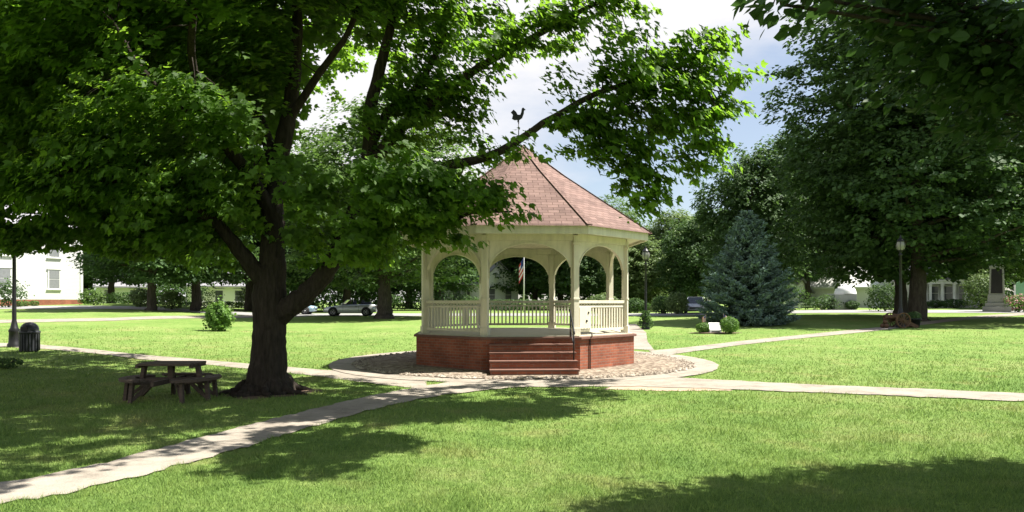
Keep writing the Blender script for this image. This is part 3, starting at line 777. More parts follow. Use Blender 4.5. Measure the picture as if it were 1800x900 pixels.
    S0 = cen[pk] + d * r[:, None] * rad[pk]
    # sprays added along sun rays, shaped to cast the shade patches on the lawn
    sdir = np.array([math.cos(R(SUN_AZ))*math.cos(R(SUN_EL)), math.sin(R(SUN_AZ))*math.cos(R(SUN_EL)), math.sin(R(SUN_EL))])
    ext = []
    for poly, dens, h0, h1 in (
        ([(-60,885),(0,858),(300,797),(430,762),(560,735),(700,692),(640,668),(430,652),(250,634),(90,622)], 8.0, 7.6, 12.0),
        ([(368,832),(395,795),(450,765),(540,745),(640,758),(700,765),(764,788),(700,800),(650,800),(600,832),(545,868),(500,842),(440,840)], 20.0, 7.2, 8.6),
        ([(700,688),(860,676),(1000,678),(1100,688),(1110,698),(960,722),(870,732),(740,750),(640,752),(560,742)], 6.5, 9.4, 10.6),
        ([(860,666),(1080,666),(1100,676),(860,680)], 6.0, 9.6, 10.6)):
        wp = np.array([tuple(gp(*p).xy) for p in poly]); lo = wp.min(0); hi = wp.max(0)
        n_ = int(dens * (hi - lo).prod()); P = lo + rng.random((n_, 2)) * (hi - lo); P = P[in_poly(P, wp)]
        gap = np.sin(P[:, 0]*1.7 + 1.1*np.sin(P[:, 1]*1.3)) * np.sin(P[:, 1]*1.9 + np.sin(P[:, 0]*1.1)); P = P[(gap < 0.85) | (P[:, 0] > -4)]
        h = h0 + (h1 - h0) * rng.random(len(P)); t = h / sdir[2]
        ext.append(np.stack([P[:, 0] + sdir[0]*t, P[:, 1] + sdir[1]*t, h], 1))
    S0 = np.concatenate([S0] + ext); ns = len(S0)
    # keep the photograph's openings open: sky between the limbs (as volumes in the crown, not screen masks)
    hole = [(W(600,110,14.6), 0.85), (W(575,150,15), 0.7), (W(555,180,15), 0.62), (W(500,30,15), .28), (W(300,40,14.5), .22), (W(120,60,14), .2), (W(60,380,14), .25), (W(540,215,15), 0.5), (W(590,215,15), 0.45), (W(440,40,15), .3), (W(960,110,13.2), .6), (W(720,60,14.2), .3), (W(655,75,14.2), .35), (W(160,120,14), .22), (W(80,230,14), .2), (W(230,250,14), .2), (W(940,140,13.3), 0.78), (W(900,190,13.4), .45), (W(1010,150,13.2), .38), (W(1040,110,13.1), .32), (W(1110,215,12.8), .24), (W(1180,140,12.8), .2), (W(1230,165,12.7), .2), (W(1160,260,12.8), .22), (W(1090,60,13), .2), (W(350,265,14), .38), (W(385,285,14.5), .36), (W(560,250,14.8), .45)]
    ok = np.ones(ns, bool)
    for hc, hr in hole:
        q = S0 - np.array(hc); q[:, 1] *= 0.12
        ok &= np.linalg.norm(q, axis=1) > hr
    for (px, py, D, rr) in [(600,360,13.4,.5),(720,340,12.9,.7),(800,300,13.0,.6),(255,140,12.6,.8),(320,190,12.6,.7),(190,180,12.6,.5),(415,170,13.2,.5),(440,240,13.3,.4),(760,290,13.1,.8),(690,300,13.0,.7),(640,330,13.0,.5),(830,330,13.0,.55),(900,370,12.9,.4),(130,200,12.7,.4)]:
        rr = rr * 1.35; q = S0 - np.array(W(px, py, D)); t = q @ sdir; perp = np.linalg.norm(q - t[:, None] * sdir, axis=1)
        ok &= ~((t > 0.62) & (perp < rr))
    # bare wood: no leaves right in front of the main stems
    for (a, b) in (((475,480),(480,380)),((480,380),(490,290)),((490,290),(508,200)),((508,200),(518,120)),((520,530),(600,430)),((600,430),(640,330)),((640,330),(652,240)),((652,240),(672,110)),((440,465),(395,405))):
        for k in range(6):
            px = a[0] + (b[0]-a[0])*k/5; py = a[1] + (b[1]-a[1])*k/5; c_ = np.array(W(px, py, 14.2)); q = S0 - c_; q[:, 1] *= 0.16
            ok &= np.linalg.norm(q, axis=1) > 0.36
    S0 = S0[ok]
    lim = []
    for li in (3, 4, 5, 6):
        pts, _ = limbs[li]; P, _r = smooth_path([W(*p) for p in pts], _, 6)
        for v in P[6 if li != 5 else 14:]:
            for _k in range(3 if li != 5 else 2):
                lim.append((v.x + rng.normal()*.22, v.y + rng.normal()*.25 - .12, v.z + rng.normal()*.20 + .02))
    S0 = np.concatenate([S0, np.array(lim)])
    vq = S0 - np.array(W(914, 200, 13.3)); vq[:, 1] *= 0.1      # the crown stays open around the weathervane
    S0 = S0[np.linalg.norm(vq, axis=1) > 0.62]; ns = len(S0)
    sr = 0.20 + 0.26 * rng.random(ns)
    C, N, T, S = spray_leaves(S0, 32, sr, 0.132, rng, outward_from=np.array([-4.6, 15, 5.0]), lean=0.85)
    leaves('crown', C, N, T, S, (MAPLE, MAPLE_F), M['leaf'], root)
    # twigs from limbs to sprays
    nd = np.array([tuple(v) for v in nodes if v.z > 2.6])
    for i in rng.choice(ns, min(ns, 900), replace=False):
        s = S0[i]; dd = np.linalg.norm(nd - s, axis=1); j = dd.argmin()
        if dd[j] > 1.5 or dd[j] < 0.2: continue
        a = Vector(nd[j]); b = Vector(s); m_ = a.lerp(b, 0.5) + Vector((0, 0, 0.10 * dd[j]))
        mb.tube([a, m_, b], [0.016, 0.010, 0.005], 4, cap=False)
    mb.build('trunk', M['bark'], root)
big_maple()

# ================================================================ TREES OF THE FRAME EDGES
def side_tree(name, label, trunk, blobs, leafm, ns, per, size, seed, shape, tr=0.35, sr0=(0.3, 0.3), flat=0.42, lf=0.38):
    rng = np.random.default_rng(seed); root = empty(name, (0,0,0), label, 'tree')
    cen = np.array([b[:3] for b in blobs]); rad = np.array([b[3:6] for b in blobs]); w = np.array([b[3]*b[4]*b[5]*(b[6] if len(b) > 6 else 1) for b in blobs]) ** 0.8; w /= w.sum()
    pk = rng.choice(len(cen), ns, p=w); d = rng.normal(size=(ns, 3)); d /= np.linalg.norm(d, axis=1, keepdims=True)
    S0 = cen[pk] + d * (rng.random(ns) ** 0.4)[:, None] * rad[pk]
    C, N, T, S = spray_leaves(S0, per, sr0[0] + sr0[1]*rng.random(ns), size, rng, outward_from=np.array([trunk[0], trunk[1], 5.0]), flat=flat)
    leaves('crown', C, N, T, S, shape, M[leafm], root)
    mb = MB(); g = float(zg(trunk[0], trunk[1])); top = max(b[2] for b in blobs)
    p, q = smooth_path([(trunk[0], trunk[1], g-.1), (trunk[0]+.05, trunk[1], g+1.5), (trunk[0]-.05, trunk[1]+.1, g+4), (trunk[0], trunk[1], top)], [tr*1.5, tr, tr*.85, .06], 6, .05, rng)
    mb.tube(p, q, 14, noise=.07, rng=rng)
    for b in blobs:
        c = Vector(b[:3]); s0 = Vector((trunk[0], trunk[1], min(max(g + 2.6, c.z * .65), top * .8))); m_ = s0.lerp(c, .55) + Vector((0,0,.05*(c-s0).length))
        p, q = smooth_path([s0, m_, c], [tr*lf, tr*lf*.4, .012], 5, .25, rng); mb.tube(p, q, 7, cap=False)
    nd = [Vector(b[:3]) for b in blobs]
    for i in rng.choice(ns, min(ns, 220), replace=False):
        s = Vector(S0[i]); j = min(nd, key=lambda v: (v - s).length); mb.tube([j, j.lerp(s, .5) + Vector((0,0,.1)), s], [.018,.012,.005], 4, cap=False)
    mb.build('trunk', M['bark'], root); return root
def wb(px, py, D, rx, ry, rd, w=1):
    c = W(px, py, D); k = D / F; return (c.x, c.y, c.z, rx*k, rd, ry*k, w)
# near tree to the right whose boughs hang into the top right corner
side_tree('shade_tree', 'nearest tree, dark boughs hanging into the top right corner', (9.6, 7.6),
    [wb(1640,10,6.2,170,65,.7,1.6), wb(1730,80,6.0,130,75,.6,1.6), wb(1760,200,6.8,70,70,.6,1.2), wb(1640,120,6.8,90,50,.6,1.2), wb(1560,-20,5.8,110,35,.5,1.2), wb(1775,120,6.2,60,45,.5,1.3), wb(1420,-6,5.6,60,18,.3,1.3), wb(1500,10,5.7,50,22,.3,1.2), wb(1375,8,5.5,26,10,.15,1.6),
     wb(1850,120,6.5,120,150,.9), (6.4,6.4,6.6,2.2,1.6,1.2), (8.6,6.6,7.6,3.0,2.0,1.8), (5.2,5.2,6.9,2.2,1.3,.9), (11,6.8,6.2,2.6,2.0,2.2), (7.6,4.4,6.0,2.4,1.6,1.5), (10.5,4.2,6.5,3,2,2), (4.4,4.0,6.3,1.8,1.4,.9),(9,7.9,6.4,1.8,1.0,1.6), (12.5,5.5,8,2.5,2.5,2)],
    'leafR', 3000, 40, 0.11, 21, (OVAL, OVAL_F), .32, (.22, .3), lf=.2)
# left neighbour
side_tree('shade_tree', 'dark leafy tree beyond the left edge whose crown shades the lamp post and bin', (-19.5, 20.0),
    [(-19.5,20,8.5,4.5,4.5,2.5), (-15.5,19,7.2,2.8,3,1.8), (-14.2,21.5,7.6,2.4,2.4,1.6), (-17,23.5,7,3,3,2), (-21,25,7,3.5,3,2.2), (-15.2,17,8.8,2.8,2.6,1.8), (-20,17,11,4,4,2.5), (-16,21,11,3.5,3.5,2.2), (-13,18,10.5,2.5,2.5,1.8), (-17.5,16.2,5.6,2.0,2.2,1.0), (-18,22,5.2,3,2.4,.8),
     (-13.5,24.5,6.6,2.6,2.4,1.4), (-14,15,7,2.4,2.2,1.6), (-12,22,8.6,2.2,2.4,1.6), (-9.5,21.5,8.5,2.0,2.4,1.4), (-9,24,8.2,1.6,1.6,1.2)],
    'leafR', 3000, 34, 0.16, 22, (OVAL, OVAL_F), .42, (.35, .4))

# ================================================================ BACKGROUND TREES
def fartree(proto, px, D, H, label, rz=0.0, wide=1.0, z=None, first=[]):
    p = at(px, D); h0 = proto['_h']
    s = H / h0
    return dup(proto, p, rz, (s*wide, s*wide, s), label)
protoM = broadleaf('maple_tree', 20, 8.3, 3.4, 'leafM', 2100, 26, 0.30, 31, .60, 'tall green maple whose thick trunk stands right behind the silver convertible', loc=at(676, 57.5), clumps=40)
protoM['_h'] = 20.0; protoM.rotation_euler = (0, 0, 2.0)
protoD = broadleaf('shade_tree', 13, 6.0, 2.6, 'leafD', 1500, 24, 0.30, 32, .38, 'dark rounded tree, its thick trunk standing at the far edge of the left lawn', loc=at(266, 62), clumps=30)
protoD['_h'] = 13.0
protoP = broadleaf('leafy_tree', 12, 4.6, 1.2, 'leafP', 1300, 22, 0.30, 33, .22, 'pale yellow-green tree just right of the gazebo roof edge', loc=at(1185, 92), clumps=30)
protoP['_h'] = 12.0
protoB = broadleaf('shade_tree', 24, 10.0, 3.9, 'leafD', 3800, 28, 0.28, 34, .52, 'huge dark green tree filling the upper right, its flared trunk beside the cannon', loc=at(1612, 49), clumps=54, top=0.9)
protoB['_h'] = 24.0
fartree(protoD, 195, 85, 13, 'small dark tree with a thin trunk nearest the white brick-based house', 1.0)
fartree(protoD, 345, 66, 14.5, 'broad dark tree between the left lawn trunk and the green bush', 2.1)
fartree(protoD, 440, 76, 17, 'dark tree directly behind the fork of the big maple', 3.3)
fartree(protoM, 545, 84, 18, 'tall maple standing behind the pale blue car', 4.4)
fartree(protoD, 610, 78, 13, 'dark round tree straight behind the silver convertible', 5.2, 1.15)
fartree(protoD, 90, 96, 15, 'dark tree rising behind the white brick-based house', 0.4)
fartree(protoD, -40, 92, 17, 'tall dark tree at the far left edge behind the white house', 2.4)
fartree(protoD, 770, 88, 13, 'dark tree seen through the left arch of the gazebo', 1.6, 1.1)
fartree(protoM, 855, 104, 15, 'green tree seen over the house through the front arch of the gazebo', 2.6)
fartree(protoD, 940, 98, 13, 'dark tree behind the white flagpole', 0.9, 1.1)
fartree(protoD, 1010, 90, 11, 'dark tree seen through the rear right arch of the gazebo', 5.6, 1.1)
fartree(protoM, 1075, 100, 14.5, 'green tree peeping over the right eave of the gazebo', 3.9)
fartree(protoP, 1120, 84, 8.2, 'pale loose tree right behind the flower-based lamp post', 1.2, 1.25)
fartree(protoP, 1240, 104, 12.5, 'pale tree showing above the gap left of the spruce', 2.9, 1.1)
fartree(protoD, 1222, 78, 9.5, 'low dark tree above the white car', 4.2, 1.0)
fartree(protoD, 1322, 64, 14.2, 'dark tree rising straight behind the blue spruce', 4.9, 0.82)
fartree(protoB, 1420, 84, 20, 'tall dark tree between the spruce and the domed canopy', 1.3, 0.75)
fartree(protoB, 1500, 92, 22, 'tall dark tree behind the white domed canopy', 2.6, 0.8)
fartree(protoD, 1584, 54, 15, 'dark tree with a slim straight trunk directly behind the far lamp post', 1.9)
fartree(protoD, 1668, 96, 14, 'dark tree rising behind the porch house', 3.6, 1.2)
fartree(protoM, 1745, 80, 19, 'green maple behind the granite monument', 5.0, 0.9)
fartree(protoM, 1905, 50, 17, 'green maple with sunlit boughs at the right edge by the monument', 0.7, 0.85)
fartree(protoB, 1930, 78, 23, 'dark tree at the far right edge', 0.2)
for i, (px, D, H) in enumerate([(-120, 110, 15), (20, 118, 16), (150, 112, 15), (270, 108, 15), (380, 112, 16), (480, 116, 17), (640, 118, 16), (720, 112, 15), (800, 116, 13), (900, 120, 13), (985, 116, 13), (1050, 124, 14), (1130, 118, 12), (1200, 122, 12.5), (1290, 112, 15), (1370, 108, 17), (1460, 112, 19), (1560, 110, 19), (1640, 114, 18), (1720, 108, 18), (1800, 112, 18), (1900, 106, 18)]):
    t = fartree(protoD, px, D, H, 'dark tree of the continuous belt at the far end of the green', i * 1.37, 1.3); t['group'] = 'trees of the far belt'
for o in bpy.data.objects:
    if '_h' in o: del o['_h']
protoM.scale = (.98, .98, .82); protoB.scale = (1.07, 1.07, 1.0)

def far_wood():
    rng = np.random.default_rng(99); n = 60000
    x = rng.random(n)*320 - 160; y = 126 + rng.random(n)*5 + 3*np.sin(x*.11); top = 8.5 + 1.6*np.sin(x*.35) + 1.1*np.sin(x*.9+1) + .8*np.sin(x*2.3)
    z = zg(x, y) + rng.random(n)**.8 * top
    C = np.stack([x, y, z], 1); N = np.stack([rng.normal(size=n)*.6, -1+rng.normal(size=n)*.5, .5+rng.normal(size=n)*.5], 1)
    o = leaves('far_woods', C, N, rng.normal(size=(n,3)), .55*(.6+.8*rng.random(n)), (RHOMB, RHOMB_F), M['leafD'])
    tag(o, 'dark undergrowth closing the far edge of the green', 'woods', kind='stuff')
far_wood()
# ================================================================ SPRUCE
def spruce():
    loc = at(1313, 45); root = empty('spruce_tree', loc, 'blue-green conical spruce with tiered boughs standing on the right lawn', 'tree')
    rng = np.random.default_rng(5); H = 7.1; mb = MB()
    p, q = smooth_path([(0,0,-.1),(0,0,2),(0.02,0,5),(0,0,H)], [.20,.14,.07,.012], 4); mb.tube(p, q, 8)
    C = []; N = []; T = []; S = []; MI = []
    z = 0.35
    while z < H - 0.15:
        t = (z - 0.2) / (H - 0.2); rr = 3.35 * (1 - t) ** 0.80 * (0.86 + 0.26 * rng.random()) if t > 0.06 else 3.0
        nb = max(5, int(17 * (1 - t) + 5)); a0 = rng.random() * 6.28
        for b in range(nb):
            a = a0 + b * 6.283 / nb + rng.normal() * 0.12; L = rr * (0.66 + 0.44 * rng.random()); zz = z + rng.normal() * 0.05
            n = max(4, int(L * 9)); dr = 0.10 * L + 0.05
            ax = np.array([math.cos(a), math.sin(a), 0]); side = np.array([-math.sin(a), math.cos(a), 0])
            pts = []
            for i in range(n + 1):
                f = i / n; pts.append(ax * L * f + np.array([0, 0, zz + (0.15*L)*(1-t)*0 - dr * math.sin(f * 2.2) + 0.16 * L * f ** 3 + t * 0.35 * L * f]))
            mb.tube([Vector(v) for v in pts[::2]] if n > 4 else [Vector(v) for v in pts], [0.028*(1-k/ (len(pts[::2] if n > 4 else pts)))+.006 for k in range(len(pts[::2] if n > 4 else pts))], 4, cap=False)
            for i in range(1, n + 1):
                f = i / n; w = 0.42 * (1 - t * 0.6) * (1 - abs(f - 0.55) * 1.1) + 0.08
                m = int(15 + 14 * w)
                for s in range(m):
                    sg = (rng.random() * 2 - 1); c = pts[i] + side * sg * w + np.array([0,0, rng.normal() * 0.035 - 0.10 * abs(sg) * w]) + ax * rng.normal() * 0.06
                    C.append(c); T.append(ax * (0.8 + 0.3*rng.random()) + side * sg * 1.3 + np.array([0, 0, 0.28 + rng.normal() * 0.3])); N.append(np.array([0,0,1]) + rng.normal(size=3) * 0.55); S.append(0.15 + 0.10 * rng.random()); MI.append(1 if f + 0.25*abs(sg) + rng.normal()*0.06 > 0.74 else 0)
        z += 0.40 - 0.20 * t
    mb.build('trunk', M['bark'], root)
    leaves('crown', np.array(C), np.array(N), np.array(T), np.array(S), (NEED, NEED_F), [M['needle'], M['needle2']], root, np.array(MI))
spruce()

# ================================================================ SHRUBS
def shrub(name, loc, rx, ry, h, leafm, n, size, seed, label, cat='shrub', group=None, flowers=None, wild=0.0):
    rng = np.random.default_rng(seed); root = empty(name, loc, label, cat, group)
    d = rng.normal(size=(n, 3)); d[:, 2] = np.where(rng.random(n) < 0.36, -0.9, 1.0) * np.abs(d[:, 2]); d /= np.linalg.norm(d, axis=1, keepdims=True)
    r = 0.72 + 0.30 * rng.random(n)
    lump = 1 + 0.10 * np.sin(d[:, 0] * 6 + seed) * np.cos(d[:, 1] * 5) + wild * rng.normal(size=n) * 0.2 + wild * 0.25 * np.sin(d[:, 0] * 9 + d[:, 2] * 7)
    C = d * (r * lump)[:, None] * np.array([rx, ry, h * 0.5]); C[:, 2] += h * 0.5; C[:, 2] = np.maximum(C[:, 2], 0.02)
    N = d + rng.normal(size=(n, 3)) * 0.5 + np.array([0, 0, .4]); T = rng.normal(size=(n, 3)) + np.array([0, 0, .5]); S = size * (.6 + .8 * rng.random(n))
    leaves('foliage', C, N, T, S, (RHOMB, RHOMB_F), M[leafm], root)
    if flowers:
        k = rng.choice(n, flowers); leaves('blossom', C[k] * np.array([1.03, 1.03, 1.04]), N[k], T[k], S[k] * 1.1, (OVAL, OVAL_F), M['pink'], root)
    mb = MB()
    for i in range(6):
        a = i * 1.05; mb.tube([(0.02*math.cos(a), 0.02*math.sin(a), -.02), (rx*.25*math.cos(a), ry*.25*math.sin(a), h*.35), (rx*.6*math.cos(a), ry*.6*math.sin(a), h*.7)], [.03,.02,.008], 5, cap=False)
    mb.build('stem', M['bark2'], root); return root
shrub('bush', gp(385, 582), .62, .6, 1.40, 'shrub', 3000, .13, 1, 'loose bright green bush alone on the left lawn', wild=.8)
g1 = gp(1256, 586)
shrub('round_shrub', gp(1282, 587), .46, .46, .86, 'shrub', 2400, .06, 2, 'taller round clipped shrub right of the white marker stone')
shrub('round_shrub', gp(1236, 586), .36, .36, .55, 'shrub', 1600, .06, 3, 'lower round clipped shrub left of the white marker stone')
shrub('round_shrub', at(1190, 66), 1.05, .9, 2.0, 'leafP', 2200, .15, 4, 'large round pale shrub by the street left of the white car')
shrub('round_shrub', at(1165, 68), 1.1, .9, 1.7, 'leafD', 1500, .15, 5, 'dark round shrub left of the large pale one')
shrub('hedge', at(1108, 72), 2.0, .9, 1.4, 'leafD', 1500, .17, 6, 'dark hedge just behind the lamp post with the planted base')
shrub('bush', at(1060, 68), 1.6, 1.0, 1.9, 'leafP', 2000, .15, 7, 'pale bush seen through the right arch of the gazebo')
shrub('bush', at(1726, 72), 1.7, 1.2, 3.6, 'leafP', 3000, .18, 8, 'tall pale yellow-green bush between the porch house and the monument', wild=.5)
shrub('hedge', at(1645, 76), 1.0, .6, .85, 'leafD', 900, .13, 9, 'clipped hedge left of the porch steps')
shrub('hedge', at(1678, 75), 1.6, .7, .95, 'leafD', 1300, .13, 10, 'clipped hedge in front of the porch columns')
shrub('bush', at(1742, 66), .8, .5, .6, 'leafM', 800, .13, 11, 'small low bush left of the monument base')
shrub('flower_bush', at(1790, 64), 1.3, .7, 1.5, 'shrub', 1300, .13, 12, 'pink flowering bush just right of the monument', flowers=420, wild=.5)
shrub('bush', at(1556, 66), 1.5, 1.0, 2.5, 'leafD', 2200, .16, 13, 'dark bush in front of the grey house left of the far lamp post', wild=.5)
shrub('bush', at(1497, 70.6), .7, .6, .9, 'leafD', 900, .14, 14, 'small dark bush just right of the white domed canopy')
shrub('bush', at(1445, 71), 2.0, .9, 1.3, 'leafD', 1300, .16, 15, 'dark bushes left of the white domed canopy', wild=.6)
shrub('bush', at(247, 69), 1.0, .9, 1.8, 'leafP', 1300, .16, 16, 'yellow-green bush left of the thick left lawn trunk')
shrub('bush', at(302, 66), 1.1, .9, 1.7, 'leafP', 1300, .16, 17, 'pale grey-green bush right of the thick left lawn trunk', wild=.5)
shrub('hedge', at(225, 80), 2.6, .8, 1.3, 'leafD', 1300, .17, 18, 'low dark hedge behind the thin left lawn trunk')
shrub('bush', at(165, 72), 1.3, 1.0, 1.5, 'leafM', 1300, .15, 19, 'loose green bush at the right corner of the white brick-based house', wild=.8)
shrub('bush', at(15, 66), 1.4, 1.0, 2.4, 'leafD', 1300, .16, 20, 'dark bush at the foot of the white house near the left lamp post', wild=.8)
shrub('bush', at(440, 80), 1.4, 1.0, 2.6, 'leafM', 1300, .16, 21, 'green bush at the left edge of the big maple trunk', wild=.6)
shrub('hedge', at(385, 82), 5.0, .8, .8, 'leafD', 1500, .17, 22, 'long low dark hedge in front of the low white house')
shrub('hedge', at(885, 82), 8.0, .9, 1.3, 'leafD', 3000, .17, 23, 'long dark hedge below the house seen through the gazebo')
shrub('hedge', at(745, 84), 7.0, .9, 2.2, 'leafD', 3000, .17, 24, 'tall dark hedge behind the thick trunk by the convertible')
shrub('hedge', at(600, 80), 7.0, .9, 2.4, 'leafD', 3000, .17, 25, 'tall dark hedge behind the silver convertible')
shrub('bush', at(1355, 74), 3.5, 1.2, 3.2, 'leafD', 2200, .17, 26, 'dark bush mass behind the spruce', wild=.5)
shrub('hedge', at(320, 86), 4.0, .9, 2.8, 'leafD', 2000, .17, 27, 'dark bush mass behind the pale grey-green bush', wild=.4)
for i, px in enumerate((32, 44, 60)):
    shrub('round_shrub', at(px, 67.5 + i*.8), .42, .4, .55, 'leafM', 300, .12, 50 + i, 'small shrub in the row along the brick foot of the white house', group='shrubs along the white house')
# low plant at the far left in the shade
shrub('bush', gp(4, 648), .55, .5, .30, 'leafD', 500, .07, 60, 'low dark plant in the shade at the left edge')

# ================================================================ LAMP POSTS
def lamp(loc, label, planted=False, sc_=1.0):
    root = empty('street_lamp', loc, label, 'street lamp', 'black lamp posts around the green'); root.scale = (sc_, sc_, sc_)
    mb = MB()
    mb.lathe((0,0,0), [(.23,-.05),(.23,.10),(.19,.16),(.17,.55),(.20,.60),(.13,.72),(.085,.95),(.075,1.0),(.066,2.2),(.058,3.52),(.09,3.55),(.09,3.60),(.05,3.64),(.05,3.70),(.13,3.78),(.15,3.80),(.0,3.80)], 12)
    mb.build('pole', M['black'], root)
    b = MB()
    b.lathe((0,0,3.80), [(.13,.0),(.19,.10),(.215,.22),(.20,.34),(.15,.43)], 14); b.build('globe', M['lampglass'], root)
    c = MB(); cg = MB(); c.lathe((0,0,4.2), [(.17,.02),(.20,.035),(.17,.07),(.10,.17),(.04,.22),(.05,.26),(.02,.33),(0,.38)], 12)
    for k in range(6):
        a = k * math.pi / 3; cg.tube([(.14*math.cos(a), .14*math.sin(a), 3.80), (.205*math.cos(a), .205*math.sin(a), 3.96), (.225*math.cos(a), .225*math.sin(a), 4.06), (.18*math.cos(a), .18*math.sin(a), 4.24)], .011, 4)
    c.build('lantern_cap', M['black'], root); cg.build('lantern_cage', M['black'], root)
    if planted:
        rng = np.random.default_rng(3); n = 620; a = rng.random(n)*6.28; z = rng.random(n)**.8; r = .15 + .24*rng.random(n)*(1-.45*z) + .07*np.sin(a*2+z*6)
        C = np.stack([r*np.cos(a), r*np.sin(a), .04 + z*.98], 1); N = C*np.array([1,1,0]) + rng.normal(size=(n,3))*.4; T = rng.normal(size=(n,3))
        leaves('climbing_foliage', C, N, T, .10*(.6+.7*rng.random(n)), (RHOMB, RHOMB_F), M['leafD'], root)
    return root
lamp(gp(25, 610), 'black lamp post beside the dark trash bin at the left edge')
lp = at(1135, 41.5); lamp(lp, 'black lamp post with leafy planted base just right of the gazebo', True, 1.03)
lamp(at(1583, 41), 'black lamp post with pale lantern under the huge tree, above the cannon', sc_=1.13)

# ================================================================ TRASH BIN
def trash():
    root = empty('trash_bin', gp(52, 618), 'dark domed litter bin standing next to the left lamp post', 'litter bin')
    b = MB(); b.lathe((0,0,0), [(0,0),(.27,0),(.28,.03),(.30,.62),(.33,.64),(.33,.72),(.29,.73)], 20)
    for k in range(20):
        a = k * math.pi / 10; b.box((.30*math.cos(a), .30*math.sin(a), .33), (.03,.055,.58), rz=a)
    b.build('body', M['bin'], root)
    d = MB(); d.lathe((0,0,.73), [(.285,0),(.29,.06),(.26,.16),(.18,.25),(.08,.29),(0,.30)], 20); do = d.build('dome_lid', M['bin'], root)
    f = MB(); f.box((0, -.275, .80), (.22,.05,.13)); f.build('flap', M['black'], do)
trash()

# ================================================================ PICNIC TABLE
def picnic():
    root = empty('picnic_table', (-6.45, 14.0, 0), 'weathered brown wooden picnic table with curved benches in the shade', 'picnic table')
    t = MB(); z = .68
    for i in range(5):
        y = -.30 + i * .15; w = .60 + .0 - .04 * abs(i - 2); t.box((.02, y, z), (w * 1.9, .142, .04))
    t.build('tabletop', M['wood'], root, bevel=.006)
    fr = MB()
    for s in (-1, 1):
        fr.bar((s*.50, 0, .655), (s*.56, 0, .30), .07, .10); fr.bar((s*.50, -.32, .645), (s*.50, .32, .645), .05, .06)
    fr.bar((-.8, -.12, .36), (.8, -.12, .36), .05, .09); fr.bar((-.8, .12, .36), (.8, .12, .36), .05, .09); fr.bar((0, -.75, .36), (0, .75, .36), .05, .085)
    fr.bar((0,0,.36), (0,0,.655), .1, .1)
    fr.build('frame', M['wood'], root)
    # curved benches: left, right, back
    for k, (a0, a1) in enumerate(((140, 248), (-68, 40), (56, 124))):
        b = MB(); n = 9
        for (r0, r1) in ((.62, .74), (.755, .90)):
            vs = []
            for i in range(n + 1):
                a = R(a0 + (a1 - a0) * i / n)
                for (r, zz) in ((r0, .43), (r1, .43), (r1, .385), (r0, .385)): vs.append((r*1.0*math.cos(a)*1.0, r*.92*math.sin(a), zz))
            fs = []
            for i in range(n):
                for q in range(4): fs.append((i*4+q, i*4+(q+1)%4, (i+1)*4+(q+1)%4, (i+1)*4+q))
            fs += [(0,1,2,3), (n*4+3, n*4+2, n*4+1, n*4)]
            b.add(vs, fs)
        bo = b.build('bench', M['wood'], root)
        for a in (a0 + 14, (a0 + a1) / 2, a1 - 14):
            a = R(a); l = MB(); c, s = math.cos(a), math.sin(a)
            l.bar((.76*c, .76*.92*s, .385), (.80*c, .80*.92*s, -.01), .06, .085); l.bar((.40*c, .38*s, .36), (.78*c, .72*s, .36), .05, .07); l.bar((.42*c, .40*s, .33), (.76*c, .70*s, .06), .04, .06)
            l.build('leg', M['wood'], bo)
picnic()

# ================================================================ MARKER, FLAGS, BED
def marker():
    g = g1
    b = MB(); vs = [(0,0,.05)]; n = 28
    for k in range(n):
        a = 2*math.pi*k/n; rr = 1 + .1*math.sin(k*2.1); vs.append((1.35*rr*math.cos(a), .55*rr*math.sin(a), 0.0))
    b.add(vs, [(0, 1+k, 1+(k+1) % n) for k in range(n)], 0, True)
    o = b.build('mulch_bed', M['mulch'], loc=(g.x + .05, g.y + .1, g.z + .03)); tag(o, kind='structure')
    root = empty('marker_stone', (g.x, g.y, g.z + .02), 'white slanted marker stone between two round shrubs in front of the spruce', 'memorial stone')
    s = MB(); s.add([(-.30,-.22,0),(.30,-.22,0),(.30,.18,0),(-.30,.18,0),(-.29,-.20,.16),(.29,-.20,.16),(.28,.12,.52),(-.28,.12,.52),(.28,.18,.50),(-.28,.18,.50)],
        [(0,3,2,1),(0,1,5,4),(4,5,6,7),(7,6,8,9),(9,8,2,3),(1,2,8,6,5),(0,4,7,9,3)]); s.build('stone', M['marble'], root, bevel=.01)
    p = MB(); p.box((0,-.215,.07), (.40,.012,.09)); p.build('plinth_band', M['granite'], root)
    for i, (dx, hg, lab) in enumerate(((-.42, .95, 'small stick flag left of the white marker stone'), (.48, 1.0, 'small stick flag right of the white marker stone'))):
        r = empty('small_flag', (g.x + dx, g.y + .1, g.z), lab, 'flag', 'stick flags beside the marker stone')
        q = MB(); q.tube([(0,0,-.03),(0,0,hg)], .012, 6); q.build('stick', M['wood'], r)
        c = MB(); W_, H_ = .17, .30; sx = -1 if i == 0 else 1
        for st in range(6):
            x0 = st*W_/6; x1 = x0 + W_/6; z0 = hg - .04 - .22*x0*3; z1 = hg - .04 - .22*x1*3
            y0 = .015*math.sin(st*1.3); y1 = .015*math.sin((st+1)*1.3)
            c.add([(sx*x0,y0,z0-H_),(sx*x1,y1,z1-H_),(sx*x1,y1,z1),(sx*x0,y0,z0)], [(0,1,2,3)], m=st % 2)
        c.add([(sx*.0,-.006,hg-.17),(sx*.075,-.012,hg-.21),(sx*.075,-.012,hg-.09),(0,-.006,hg-.04)], [(0,1,2,3)], m=2)
        c.build('cloth', [M['flagwhite'], M['flagred'], M['flagblue']], r)
marker()

